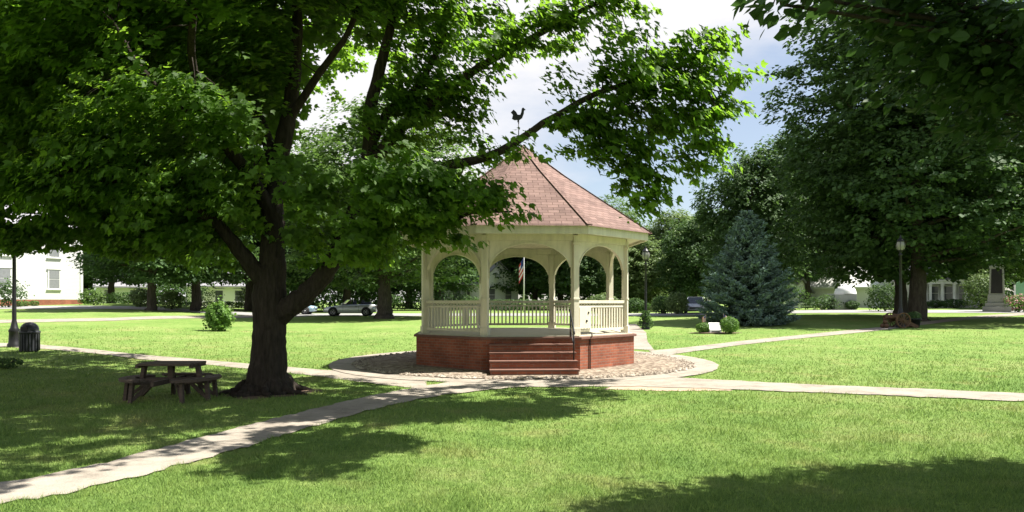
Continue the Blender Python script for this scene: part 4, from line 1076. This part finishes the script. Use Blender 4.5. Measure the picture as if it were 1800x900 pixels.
# ================================================================ FLAGPOLE BEHIND GAZEBO
def flagpole():
    root = empty('flagpole', at(921, 74), 'white flagpole with a limp striped flag seen through the gazebo', 'flagpole')
    p = MB(); p.tube([(0,0,-.1),(0,0,4),(0,0,9.2)], [.075,.06,.035], 8); p.lathe((0,0,9.25), [(0,-.08),(.08,0),(0,.08)], 8); p.build('pole', M['alum'], root)
    c = MB()
    for k in range(7):
        for s in range(5):
            x0 = -.05 - s*.09; x1 = x0 - .09
            def zt(x): return 5.6 + x * 1.9
            z0 = zt(x0) - k*.26; z1 = zt(x1) - k*.26; y0 = .07*math.sin(s*2.1); y1 = .07*math.sin((s+1)*2.1)
            m = 2 if (k < 3 and s < 3) else k % 2
            c.add([(x0,y0,z0-.26),(x1,y1,z1-.26),(x1,y1,z1),(x0,y0,z0)], [(0,1,2,3)], m=m)
    c.build('flag_cloth', [M['flagred'], M['flagwhite'], M['flagblue']], root)
flagpole()

# ================================================================ MONUMENT
def monument():
    root = empty('monument', at(1752, 65), 'tall grey granite monument with a dark panel at the right edge of the green', 'monument', rz=R(-33)); root.scale = (.54, .54, 1.02)
    b = MB(); b.box((0,0,.22), (3.9,3.9,.50)); b.box((0,0,.62), (3.2,3.2,.34)); b.build('stepped_base', M['granite'], root, bevel=.03)
    d = MB(); d.box((0,0,1.14), (2.6,2.6,.72), taper=.93); d.build('pedestal', M['granite'], root, bevel=.02)
    d = MB(); d.box((0,0,2.65), (2.2,2.2,2.3), taper=.86); d.box((0,0,3.87), (2.1,2.1,.16)); d.box((0,0,4.02), (1.7,1.7,.16)); d.build('shaft', M['granite'], root, bevel=.02)
    p = MB(); vs = [(-.80,-1.115,1.60),(.80,-1.115,1.60),(.71,-.975,3.68),(-.71,-.975,3.68)]
    p.add([(x, y - .02, z) for x, y, z in vs] + [(x, y + .05, z) for x, y, z in vs], [(0,1,2,3),(1,5,6,2),(0,3,7,4),(3,2,6,7),(0,4,5,1)]); p.build('dark_panel', M['plaque'], root)
    t = MB(); t.box((0,0,4.9), (1.2,1.2,1.6), taper=.8); t.add([(-.48,-.48,5.7),(.48,-.48,5.7),(.48,.48,5.7),(-.48,.48,5.7),(0,0,6.3)], [(0,1,4),(1,2,4),(2,3,4),(3,0,4)]); t.build('capstone', M['granite'], root)
monument()
def green_sign():
    root = empty('sign_board', at(1796, 66), 'pale green board with a rounded top right of the pink flowering bush', 'sign')
    m = MB(); out = [(-.55,.9),(.55,.9),(.55,2.3)] + [(.55*math.cos(a), 2.3 + .45*math.sin(a)) for a in np.linspace(0.2, 2.94, 8)] + [(-.55,2.3)]
    m.slab(out, Matrix.Identity(4), .08); m.build('board', simple('pale_green_paint', (0.18, 0.36, 0.20), .6), root)
    for s in (-1, 1):
        q = MB(); q.box((s*.62, 0, 1.15), (.10,.10,2.5)); q.build('post', M['white'], root)
green_sign()

# ================================================================ CANNON
def cannon():
    root = empty('cannon', at(1583, 41.0), 'rusty brown old cannon on a wheeled carriage by the path under the far lamp post', 'cannon', rz=R(187))
    b = MB(); b.lathe((0,0,0), [(0,-.62),(.05,-.60),(.07,-.55),(.03,-.52),(.13,-.48),(.155,-.42),(.15,-.1),(.135,.1),(.115,.55),(.14,.62),(.13,.68),(.075,.69),(.07,.4)], 16, ax='X')
    b.xform(Matrix.Translation((.30, 0, .62)) @ Matrix.Rotation(R(4), 4, 'Y')); b.build('barrel', M['rust'], root)
    c = MB()
    for s in (-1, 1):
        c.slab([(-.95,.02),(-.72,.0),(.20,.36),(.42,.36),(.46,.52),(.10,.56),(-.25,.40),(-.90,.14)], Matrix.Translation((0, s*.20, 0)), .07)
    c.tube([(.22,-.62,.42),(.22,.62,.42)], .035, 8); c.box((-.1,0,.34), (.08,.36,.08)); c.box((-.8,0,.08), (.10,.36,.07))
    c.build('carriage', M['rust'], root)
    for s in (-1, 1):
        w = MB(); cy = s*.56; n = 24
        w.lathe((.22,cy,.42), [(.36,-.035),(.43,-.035),(.43,.035),(.36,.035),(.36,-.035)], n, ax='Y')
        w.lathe((.22,cy,.42), [(0,-.07),(.07,-.07),(.07,.07),(0,.07)], 10, ax='Y')
        for k in range(12):
            a = k*math.pi/6; w.bar((.22+.06*math.cos(a), cy, .42+.06*math.sin(a)), (.22+.37*math.cos(a), cy, .42+.37*math.sin(a)), .035, .03)
        w.build('wheel', M['rust'], root)
cannon()
def cannonballs():
    g = at(1557, 40.6)
    for i, (dx, dy, dz) in enumerate(((-.0,0,.13),(.26,.04,.13),(.13,-.2,.13),(.13,-.06,.34))):
        b = MB(); b.lathe((0,0,0), [(max(0, .13*math.sin(t)), -.13*math.cos(t)) for t in np.linspace(0, math.pi, 9)], 14)
        o = b.build('cannonball', M['rust'], loc=(g.x+dx-.18, g.y+dy, g.z+dz)); tag(o, 'rusty iron ball in the small pile beside the cannon', 'cannonball', 'cannonballs piled by the cannon')
cannonballs()
def planter():
    root = empty('flower_planter', at(1606, 41.5), 'dark round planter with dark green leaves right of the cannon', 'planter')
    b = MB(); b.lathe((0,0,0), [(0,0),(.26,0),(.30,.05),(.36,.42),(.40,.44),(.40,.50),(.33,.50),(.30,.40),(0,.40)], 16); b.build('pot', M['black'], root)
    rng = np.random.default_rng(8); n = 500; d = rng.normal(size=(n,3)); d /= np.linalg.norm(d,axis=1,keepdims=True); C = d*np.array([.42,.4,.28])*(.6+.4*rng.random((n,1))) + np.array([0,0,.62])
    leaves('foliage', C, d + np.array([0,0,.4]), rng.normal(size=(n,3)), .11*(.6+.7*rng.random(n)), (RHOMB, RHOMB_F), M['leafD'], root)
planter()

# ================================================================ CARS
def car(loc, rz, paint, label, convertible=False, van=False):
    root = empty('parked_car', loc, label, 'car', rz=rz)
    L = 4.5; hw = .88
    # cross sections along x (front = -x): (x, z_low, z_belt, half width)
    sec = [(-2.22,.42,.58,.62),(-2.12,.30,.70,.78),(-1.85,.24,.76,.86),(-1.2,.22,.84,.88),(-.75,.22,.90,.885),(0,.22,.93,.89),(.8,.22,.95,.89),(1.35,.22,.97,.88),(1.8,.26,.98,.85),(2.12,.32,.92,.80),(2.22,.44,.78,.72)]
    vs = []; fs = []
    K = 10
    for x, z0, z1, w in sec:
        ring_ = [(-w*.92,z0),(-w,z0+.14),(-w*1.0,(z0+z1)/2),(-w*.97,z1-.10),(-w*.86,z1),(w*.86,z1),(w*.97,z1-.10),(w,(z0+z1)/2),(w,z0+.14),(w*.92,z0)]
        vs += [(x, y, z) for y, z in ring_]
    for i in range(len(sec)-1):
        for k in range(K): fs.append((i*K+k, i*K+(k+1)%K, (i+1)*K+(k+1)%K, (i+1)*K+k))
    fs += [tuple(range(K))[::-1], tuple((len(sec)-1)*K+k for k in range(K))]
    b = MB(); b.add(vs, fs, 0, True)
    bo = b.build('body', M[paint], root)
    # dark wheel arches
    ar = MB()
    for x in (-1.38, 1.38):
        for s in (-1, 1):
            ar.lathe((x, s*.865, .36), [(0,-.04*s),(.40,-.04*s),(.40,.032*s),(0,.032*s)], 20, ax='Y')
    ar.build('wheel_arch', M['tyre'], bo)
    for x in (-1.38, 1.38):
        for s in (-1, 1):
            w = MB(); w.lathe((x, s*.84, .32), [(.20,-.11),(.30,-.11),(.325,-.08),(.325,.08),(.30,.11),(.20,.11)], 22, ax='Y'); wo = w.build('wheel', M['tyre'], root)
            r = MB(); r.lathe((x, s*.84, .32), [(.20,.075*s),(.205,.10*s),(.18,.085*s)], 20, ax='Y')
            for k in range(5):
                a = k*2*math.pi/5; r.bar((x, s*.925, .32), (x+.19*math.cos(a), s*.925, .32+.19*math.sin(a)), .05, .025)
            r.lathe((x, s*.925, .32), [(0,-.03),(.05,-.03),(.05,.03),(0,.03)], 8, ax='Y'); r.build('rim', M['rim'], wo)
    g = MB()
    if convertible:
        g.add([(-.72,-.74,.91),(-.72,.74,.91),(-.18,.62,1.34),(-.18,-.62,1.34),(-.70,-.74,.91)], [(0,1,2,3)]); g.v = g.v[:4]; go = g.build('windshield', M['glass'], root)
        f = MB(); f.bar((-.76,-.76,.89),(-.20,-.64,1.36),.05,.06); f.bar((-.76,.76,.89),(-.20,.64,1.36),.05,.06); f.bar((-.19,-.65,1.36),(-.19,.65,1.36),.05,.05); f.build('windshield_frame', M[paint], go)
        d = MB(); d.box((.35,0,.955), (1.75,1.36,.06)); d.build('cabin_opening', M['navy'], root)
        for y in (-.36, .36):
            for x in (.30, 1.0):
                s_ = MB(); s_.box((x,y,1.02), (.18,.46,.34)); s_.box((x+.03,y,1.24), (.10,.24,.16)); s_.build('seat', M['navy'], root, bevel=.03)
        t = MB(); t.box((1.42,0,1.06), (.55,1.40,.18), taper=.88); t.build('folded_top', M['navy'], root, bevel=.05)
        m_ = MB()
        for s in (-1, 1): m_.box((-.62, s*.96, 1.0), (.12,.18,.13))
        m_.build('side_mirror', M[paint], root, bevel=.02)
    else:
        x0, x1, x2, x3, zt = (-1.0, -.25, 1.25, 1.95, 1.45) if not van else (-1.25, -.6, 1.9, 2.12, 1.75)
        g.add([(x0,-.78,.90),(x0,.78,.90),(x1,.62,zt),(x1,-.62,zt),(x2,.62,zt),(x2,-.62,zt),(x3,.74,.96),(x3,-.74,.96)], [(0,1,2,3),(4,6,7,5),(0,3,5,7),(1,6,4,2)])
        go = g.build('window', M['glass'], root)
        r = MB(); r.box(((x1+x2)/2, 0, zt+.012), (x2-x1+.06,1.27,.05))
        for s in (-1, 1):
            for a, c in (((x0,s*.79,.89),(x1,s*.63,zt)), ((x3,s*.75,.95),(x2,s*.63,zt)), (((x0+x3)/2,s*.78,.92),((x1+x2)/2,s*.635,zt))): r.bar(a, c, .06, .06)
        r.build('roof', M[paint], root, bevel=.02)
    for s in (-1, 1):
        h = MB(); h.box((-2.15, s*.58, .62), (.10,.28,.12)); h.build('headlight', M['lampglass'], root, bevel=.02)
        h = MB(); h.box((2.17, s*.60, .76), (.10,.26,.14)); h.build('taillight', M['redlamp'], root, bevel=.02)
    gr = MB(); gr.box((-2.205, 0, .46), (.05,.9,.14)); gr.build('grille', M['tyre'], root)
    dl = MB()
    for s in (-1, 1):
        dl.box((-.55, s*.884, .6), (.012,.02,.5)); dl.box((.75, s*.890, .6), (.012,.02,.52)); dl.box((.55, s*.897, .78), (.16,.02,.03))
    dl.build('door_seam', M['tyre'], bo)
    return root
v = at(617, 63.2); v.z += .03; car(v, R(4), 'silver', 'silver convertible with its top down parked on the street left of a thick trunk', convertible=True)
v = at(512, 66.8); v.z += .03; car(v, R(184), 'bluecar', 'pale blue car half hidden behind the right limb of the big maple')
v = at(1222, 68.5); v.z += .03; car(v, R(75), 'whitecar', 'pale car parked on the street just left of the spruce', van=False)

# ================================================================ HOUSES
def window(parent, x, y, z, w, h, sash=True, pane='shutter', frame='white', arch=False):
    f = MB(); t = .09
    f.box((x, y, z), (w + 2*t, .10, h + 2*t)); f.box((x, y - .03, z - h/2 - t - .04), (w + .42, .20, .08)); f.box((x, y - .03, z + h/2 + t + .06), (w + .36, .16, .12))
    fo = f.build('window', M[frame], parent)
    p = MB()
    for zz in ((z + h/4 + .01, z - h/4 - .01) if sash else (z,)):
        p.box((x, y - .055, zz), (w, .02, h/2 - .03 if sash else h))
    p.build('pane', M[pane], fo)
def house(name, loc, w, d, h, rh, wall, roof, label, rz=0, wins=(), gable='front', found=None, cat='house', extra=None):
    root = empty(name, loc, label, cat, rz=rz)
    m = MB(); z0 = .0 if not found else found
    m.box((0, d/2, (z0 + h)/2), (w, d, h - z0))
    if gable == 'front': m.add([(-w/2,0,h),(w/2,0,h),(0,0,h+rh),(-w/2,d,h),(w/2,d,h),(0,d,h+rh)], [(0,1,2),(4,3,5)])
    else: m.add([(-w/2,0,h),(-w/2,d,h),(-w/2,d/2,h+rh),(w/2,0,h),(w/2,d,h),(w/2,d/2,h+rh)], [(1,0,2),(3,4,5)])
    m.build('wall', M[wall], root)
    r = MB(); o = .35
    if gable == 'front':
        k = rh/(w/2); e = .45
        for s in (-1, 1):
            a = (s*(w/2+e), h - k*e); b_ = (0, h + rh)
            r.add([(a[0],-o,a[1]+.03),(b_[0],-o,b_[1]+.03),(b_[0],d+o,b_[1]+.03),(a[0],d+o,a[1]+.03),(a[0],-o,a[1]+.20),(b_[0],-o,b_[1]+.22),(b_[0],d+o,b_[1]+.22),(a[0],d+o,a[1]+.20)],
                  [(0,1,2,3),(4,7,6,5),(0,4,5,1),(2,6,7,3),(0,3,7,4)])
    else:
        k = rh/(d/2); e = .45
        for s in (0, 1):
            ya = -e if s == 0 else d + e; za = h - k*e
            r.add([(-w/2-o,ya,za+.03),(w/2+o,ya,za+.03),(w/2+o,d/2,h+rh+.03),(-w/2-o,d/2,h+rh+.03),(-w/2-o,ya,za+.20),(w/2+o,ya,za+.20),(w/2+o,d/2,h+rh+.22),(-w/2-o,d/2,h+rh+.22)],
                  [(0,1,2,3),(4,7,6,5),(0,4,5,1),(0,3,7,4),(1,5,6,2)])
    r.build('roof', M[roof], root)
    if found:
        f = MB(); f.box((0, d/2, found/2 - .25), (w - .02, d - .02, found + .5)); f.build('foundation', M['brick'], root)
    for q in wins: window(root, q[0], -.02, q[1], q[2], q[3], True, q[4] if len(q) > 4 else 'shutter')
    if extra: extra(root)
    return root
# white house at the left
hD = 75.0; hl = at(-70, hD); 
xr = (145 - 900)/F*hD; xl = (-330 - 900)/F*hD; cx = (xr + xl)/2; zgd = float(zg(xr, hD)); k_ = F/hD
def hz(py): return CAMZ - (py - HOR)/F*hD - zgd
def hx(px): return (px - 900)/F*hD - cx
def leftextra(root):
    t = MB(); w = 26.0
    t.box((w/2 - .10, -.03, 3.75), (.24,.08,6.6)); t.box((-w/2 + .1, -.03, 3.75), (.24,.08,6.6)); t.box((0, -.04, 7.0), (w - .5,.10,.30))
    t.build('corner_trim', M['white'], root)
HA = R(58); HW = 26.0
def hs(px):                                     # distance along the turned front wall at a picture column, wall-centred
    u = (px - 900)/F; s = (xr - u*hD) / (math.cos(HA) - u*math.sin(HA)); return HW/2 - s, hD - s*math.sin(HA)
def hwz(px, py): return CAMZ - (py - HOR)/F*hs(px)[1] - zgd
house('white_house', (xr - HW/2*math.cos(HA), hD - HW/2*math.sin(HA), zgd), HW, 12, 7.6, 3.0, 'clap', 'roofgray', 'large white two-storey clapboard house on a brick foundation at the left edge', found=.45, gable='side',
      wins=[(hs(p)[0], hwz(95, y), .95, h_) for p in (8, 95, -90) for y, h_ in ((491, 1.75), (437, 1.6))], extra=leftextra, rz=HA)
# low white house left of the maple
def porch(w, hgt, n, y0=-1.8, mat='white'):
    def f(root):
        b = MB(); b.box((0, y0/2, .25), (w, -y0, .5)); b.build('porch_floor', M['granite'], root)
        for i in range(n + 1):
            x = -w/2 + .12 + i*(w - .24)/n; p = MB(); p.box((x, y0 + .15, .5 + hgt/2), (.24,.24,hgt)); p.box((x, y0+.15, .5+hgt-.1), (.34,.34,.12)); p.build('porch_column', M[mat], root)
        t = MB(); t.box((0, y0 + .15, .5 + hgt + .16), (w + .3, .36, .32)); t.box((0, y0/2, .5+hgt+.38), (w+.5, -y0+.4, .12)); t.build('porch_roof', M[mat], root)
    return f
p_ = at(385, 96); house('white_house', p_, 7.6, 7, 2.9, 2.2, 'clap', 'roofgray', 'low white house glimpsed under the trees left of the big maple trunk', rz=R(25), gable='side', wins=[(-2.4,1.5,.9,1.4,'window'),(0,1.5,.9,1.4,'window'),(2.4,1.5,.9,1.4,'window')])
p_ = at(215, 97); house('white_house', p_, 6.0, 6, 2.3, 1.8, 'clap', 'roofgray', 'small pale house glimpsed behind the thin left lawn trunk', rz=R(25), gable='side', wins=[(-1.6,1.2,.9,1.1,'window'),(1.4,1.2,.9,1.1,'window')])
p_ = at(878, 96); house('white_house', p_, 5.2, 6, 3.6, 2.4, 'clap', 'roofgray', 'white house with dark windows seen through the front arch of the gazebo', rz=R(20), gable='front', wins=[(-1.1,1.9,.9,1.6,'window'),(1.2,1.9,.8,1.6,'window')])
p_ = at(800, 99); house('gray_house', p_, 6.6, 6, 3.6, 2.2, 'grayclap', 'roofgray', 'grey house with dark arched openings seen through the left arch of the gazebo', rz=R(20), gable='side', wins=[(-2.0,1.9,1.1,1.8,'window'),(0.2,1.9,1.1,1.8,'window'),(2.2,1.9,1.1,1.8,'window')])
p_ = at(1150, 98); house('gray_house', p_, 5.0, 8, 6.0, 1.9, 'grayclap', 'roofgray', 'house with a grey roof rising behind the lamp post right of the gazebo', gable='side', wins=[(0,4.2,.9,1.4,'window')])
p_ = at(1550, 82); house('gray_house', p_, 4.4, 7, 2.5, 2.0, 'clap', 'white', 'pale grey gabled house half hidden by dark bushes left of the far lamp post', rz=R(45), gable='front', wins=[(-1.0,1.3,.8,1.2,'window'),(.9,1.3,.8,1.2,'window')])
p_ = at(1668, 82); house('porch_house', p_, 5.2, 6, 2.9, 2.0, 'clap', 'roofgray', 'white-columned porch house under the trees left of the monument', rz=R(-14), gable='side', wins=[(-1.6,1.6,1.0,1.5,'window'),(0,1.6,.9,1.5,'window'),(1.6,1.6,1.2,1.5,'window')], extra=porch(4.9, 2.1, 4))
p_ = at(1408, 84); house('white_house', p_, 2.6, 4, 2.0, 1.2, 'clap', 'roofgray', 'tiny pale house corner at the right edge of the spruce', rz=R(22), gable='front', wins=[(0,1.1,.8,1.0,'window')])
p_ = at(1622, 84); house('white_house', p_, 2.2, 4, 3.4, 1.2, 'clap', 'roofgray', 'narrow white house strip between the far lamp post and the flared trunk', rz=R(22), gable='front', wins=[(0,1.8,.7,1.3,'window')])
def canopy():
    root = empty('domed_canopy', at(1484, 71.5), 'white domed canopy over a grey box among the dark bushes', 'canopy')
    b = MB(); b.box((-.25, 0, .75), (2.1,1.8,1.5)); b.build('box', M['grayclap'], root, bevel=.03)
    d = MB(); d.lathe((.1,0,1.52), [(1.0,0),(.97,.22),(.85,.52),(.60,.78),(.30,.93),(0,.98)], 20); d.build('dome', M['hoop'], root)
canopy()
# car-height low stone kerb of street edge on the right: painted fence
def picket():
    root = empty('picket_fence', at(1448, 73), 'low white fence along the street right of the spruce', 'fence')
    for s in range(4):
        p = MB(); p.box((-3 + s*1.5 - .9, 0, .35), (.12,.12,.75)); p.build('fence_post', M['white'], root)
    r = MB(); r.box((-1.6,0,.3), (4.6,.05,.10)); r.box((-1.6,0,.55), (4.6,.05,.10)); r.build('fence_rail', M['white'], root)
picket()

# ================================================================ LIGHT, SKY, CAMERA
sc = bpy.context.scene
w = bpy.data.worlds.new("World"); sc.world = w; w.use_nodes = True
nt = w.node_tree; nd, lk = nt.nodes, nt.links; nd.clear()
out = nd.new('ShaderNodeOutputWorld'); bg = nd.new('ShaderNodeBackground'); bg2 = nd.new('ShaderNodeBackground'); mx = nd.new('ShaderNodeMixShader')
sky = nd.new('ShaderNodeTexSky'); sky.sky_type = 'NISHITA'; sky.sun_disc = False
sky.sun_elevation = R(SUN_EL); sky.sun_rotation = R(90 - SUN_AZ); sky.air_density = 1.0; sky.dust_density = 0.6; sky.ozone_density = 1.5
lk.new(sky.outputs[0], bg.inputs[0]); bg.inputs[1].default_value = 0.055
bg2.inputs[0].default_value = (1.0, 0.985, 1.0, 1); bg2.inputs[1].default_value = 0.38
tc = nd.new('ShaderNodeTexCoord'); sep = nd.new('ShaderNodeSeparateXYZ'); lk.new(tc.outputs['Generated'], sep.inputs[0])
def wm(op, a, b=0.0, c=None, clamp=False):
    q = nd.new('ShaderNodeMath'); q.operation = op; q.use_clamp = clamp
    for i, v in enumerate((a, b, c)):
        if v is None: continue
        if hasattr(v, 'is_linked'): lk.new(v, q.inputs[i])
        else: q.inputs[i].default_value = v
    return q.outputs[0]
mp = nd.new('ShaderNodeMapping'); mp.inputs['Scale'].default_value = (1.6, 1.6, 5.0); mp.inputs['Location'].default_value = (0.3, 0.2, 0.1); lk.new(tc.outputs['Generated'], mp.inputs['Vector'])
nz = nd.new('ShaderNodeTexNoise'); nz.inputs['Scale'].default_value = 1.6; nz.inputs['Detail'].default_value = 8; nz.inputs['Roughness'].default_value = 0.58; lk.new(mp.outputs[0], nz.inputs['Vector'])
# a cloud bank: thick to the left and overhead, breaking up to the right near the horizon
e = wm('MULTIPLY', sep.outputs['Z'], 1.5); s_ = wm('MULTIPLY', sep.outputs['X'], -1.1)
f = wm('ADD', wm('ADD', wm('MULTIPLY', nz.outputs['Fac'], 0.9), e), s_)
mask = wm('MULTIPLY', wm('SUBTRACT', f, 0.52), 3.6, clamp=True)
mask = wm('MULTIPLY_ADD', mask, 0.72, 0.25)
mask = wm('MULTIPLY', mask, wm('SUBTRACT', 1.0, wm('MULTIPLY', wm('MULTIPLY', wm('SUBTRACT', sep.outputs['Z'], 0.48), 4.0, clamp=True), 0.85)))
lk.new(mask, mx.inputs[0]); lk.new(bg.outputs[0], mx.inputs[1]); lk.new(bg2.outputs[0], mx.inputs[2]); lk.new(mx.outputs[0], out.inputs[0])
sl = bpy.data.lights.new('sun', 'SUN'); sl.energy = 5.0; sl.angle = R(0.53); sl.color = (1.0, 0.955, 0.87)
so = bpy.data.objects.new('sun', sl); COL.objects.link(so)
sd = Vector((math.cos(R(SUN_AZ))*math.cos(R(SUN_EL)), math.sin(R(SUN_AZ))*math.cos(R(SUN_EL)), math.sin(R(SUN_EL))))
so.rotation_euler = sd.to_track_quat('Z', 'Y').to_euler(); so.location = (30, 10, 40)
cd = bpy.data.cameras.new('camera'); cam = bpy.data.objects.new('camera', cd); COL.objects.link(cam)
cam.location = (0, 0, CAMZ); cam.rotation_euler = (R(90), 0, 0)
cd.sensor_width = 36; cd.lens = 36 * F / 1800; cd.shift_y = (HOR - 450) / 1800; cd.clip_end = 3000; cd.clip_start = 0.1
sc.camera = cam
vs_ = sc.view_settings; vs_.view_transform = 'Standard'; vs_.look = 'None'; vs_.gamma = 1; vs_.exposure = 1.45
try: vs_.use_curve_mapping = False
except Exception: pass
sc.cycles.max_bounces = 6; sc.cycles.diffuse_bounces = 2; sc.cycles.transmission_bounces = 2; sc.cycles.glossy_bounces = 2; sc.cycles.caustics_reflective = False; sc.cycles.caustics_refractive = False
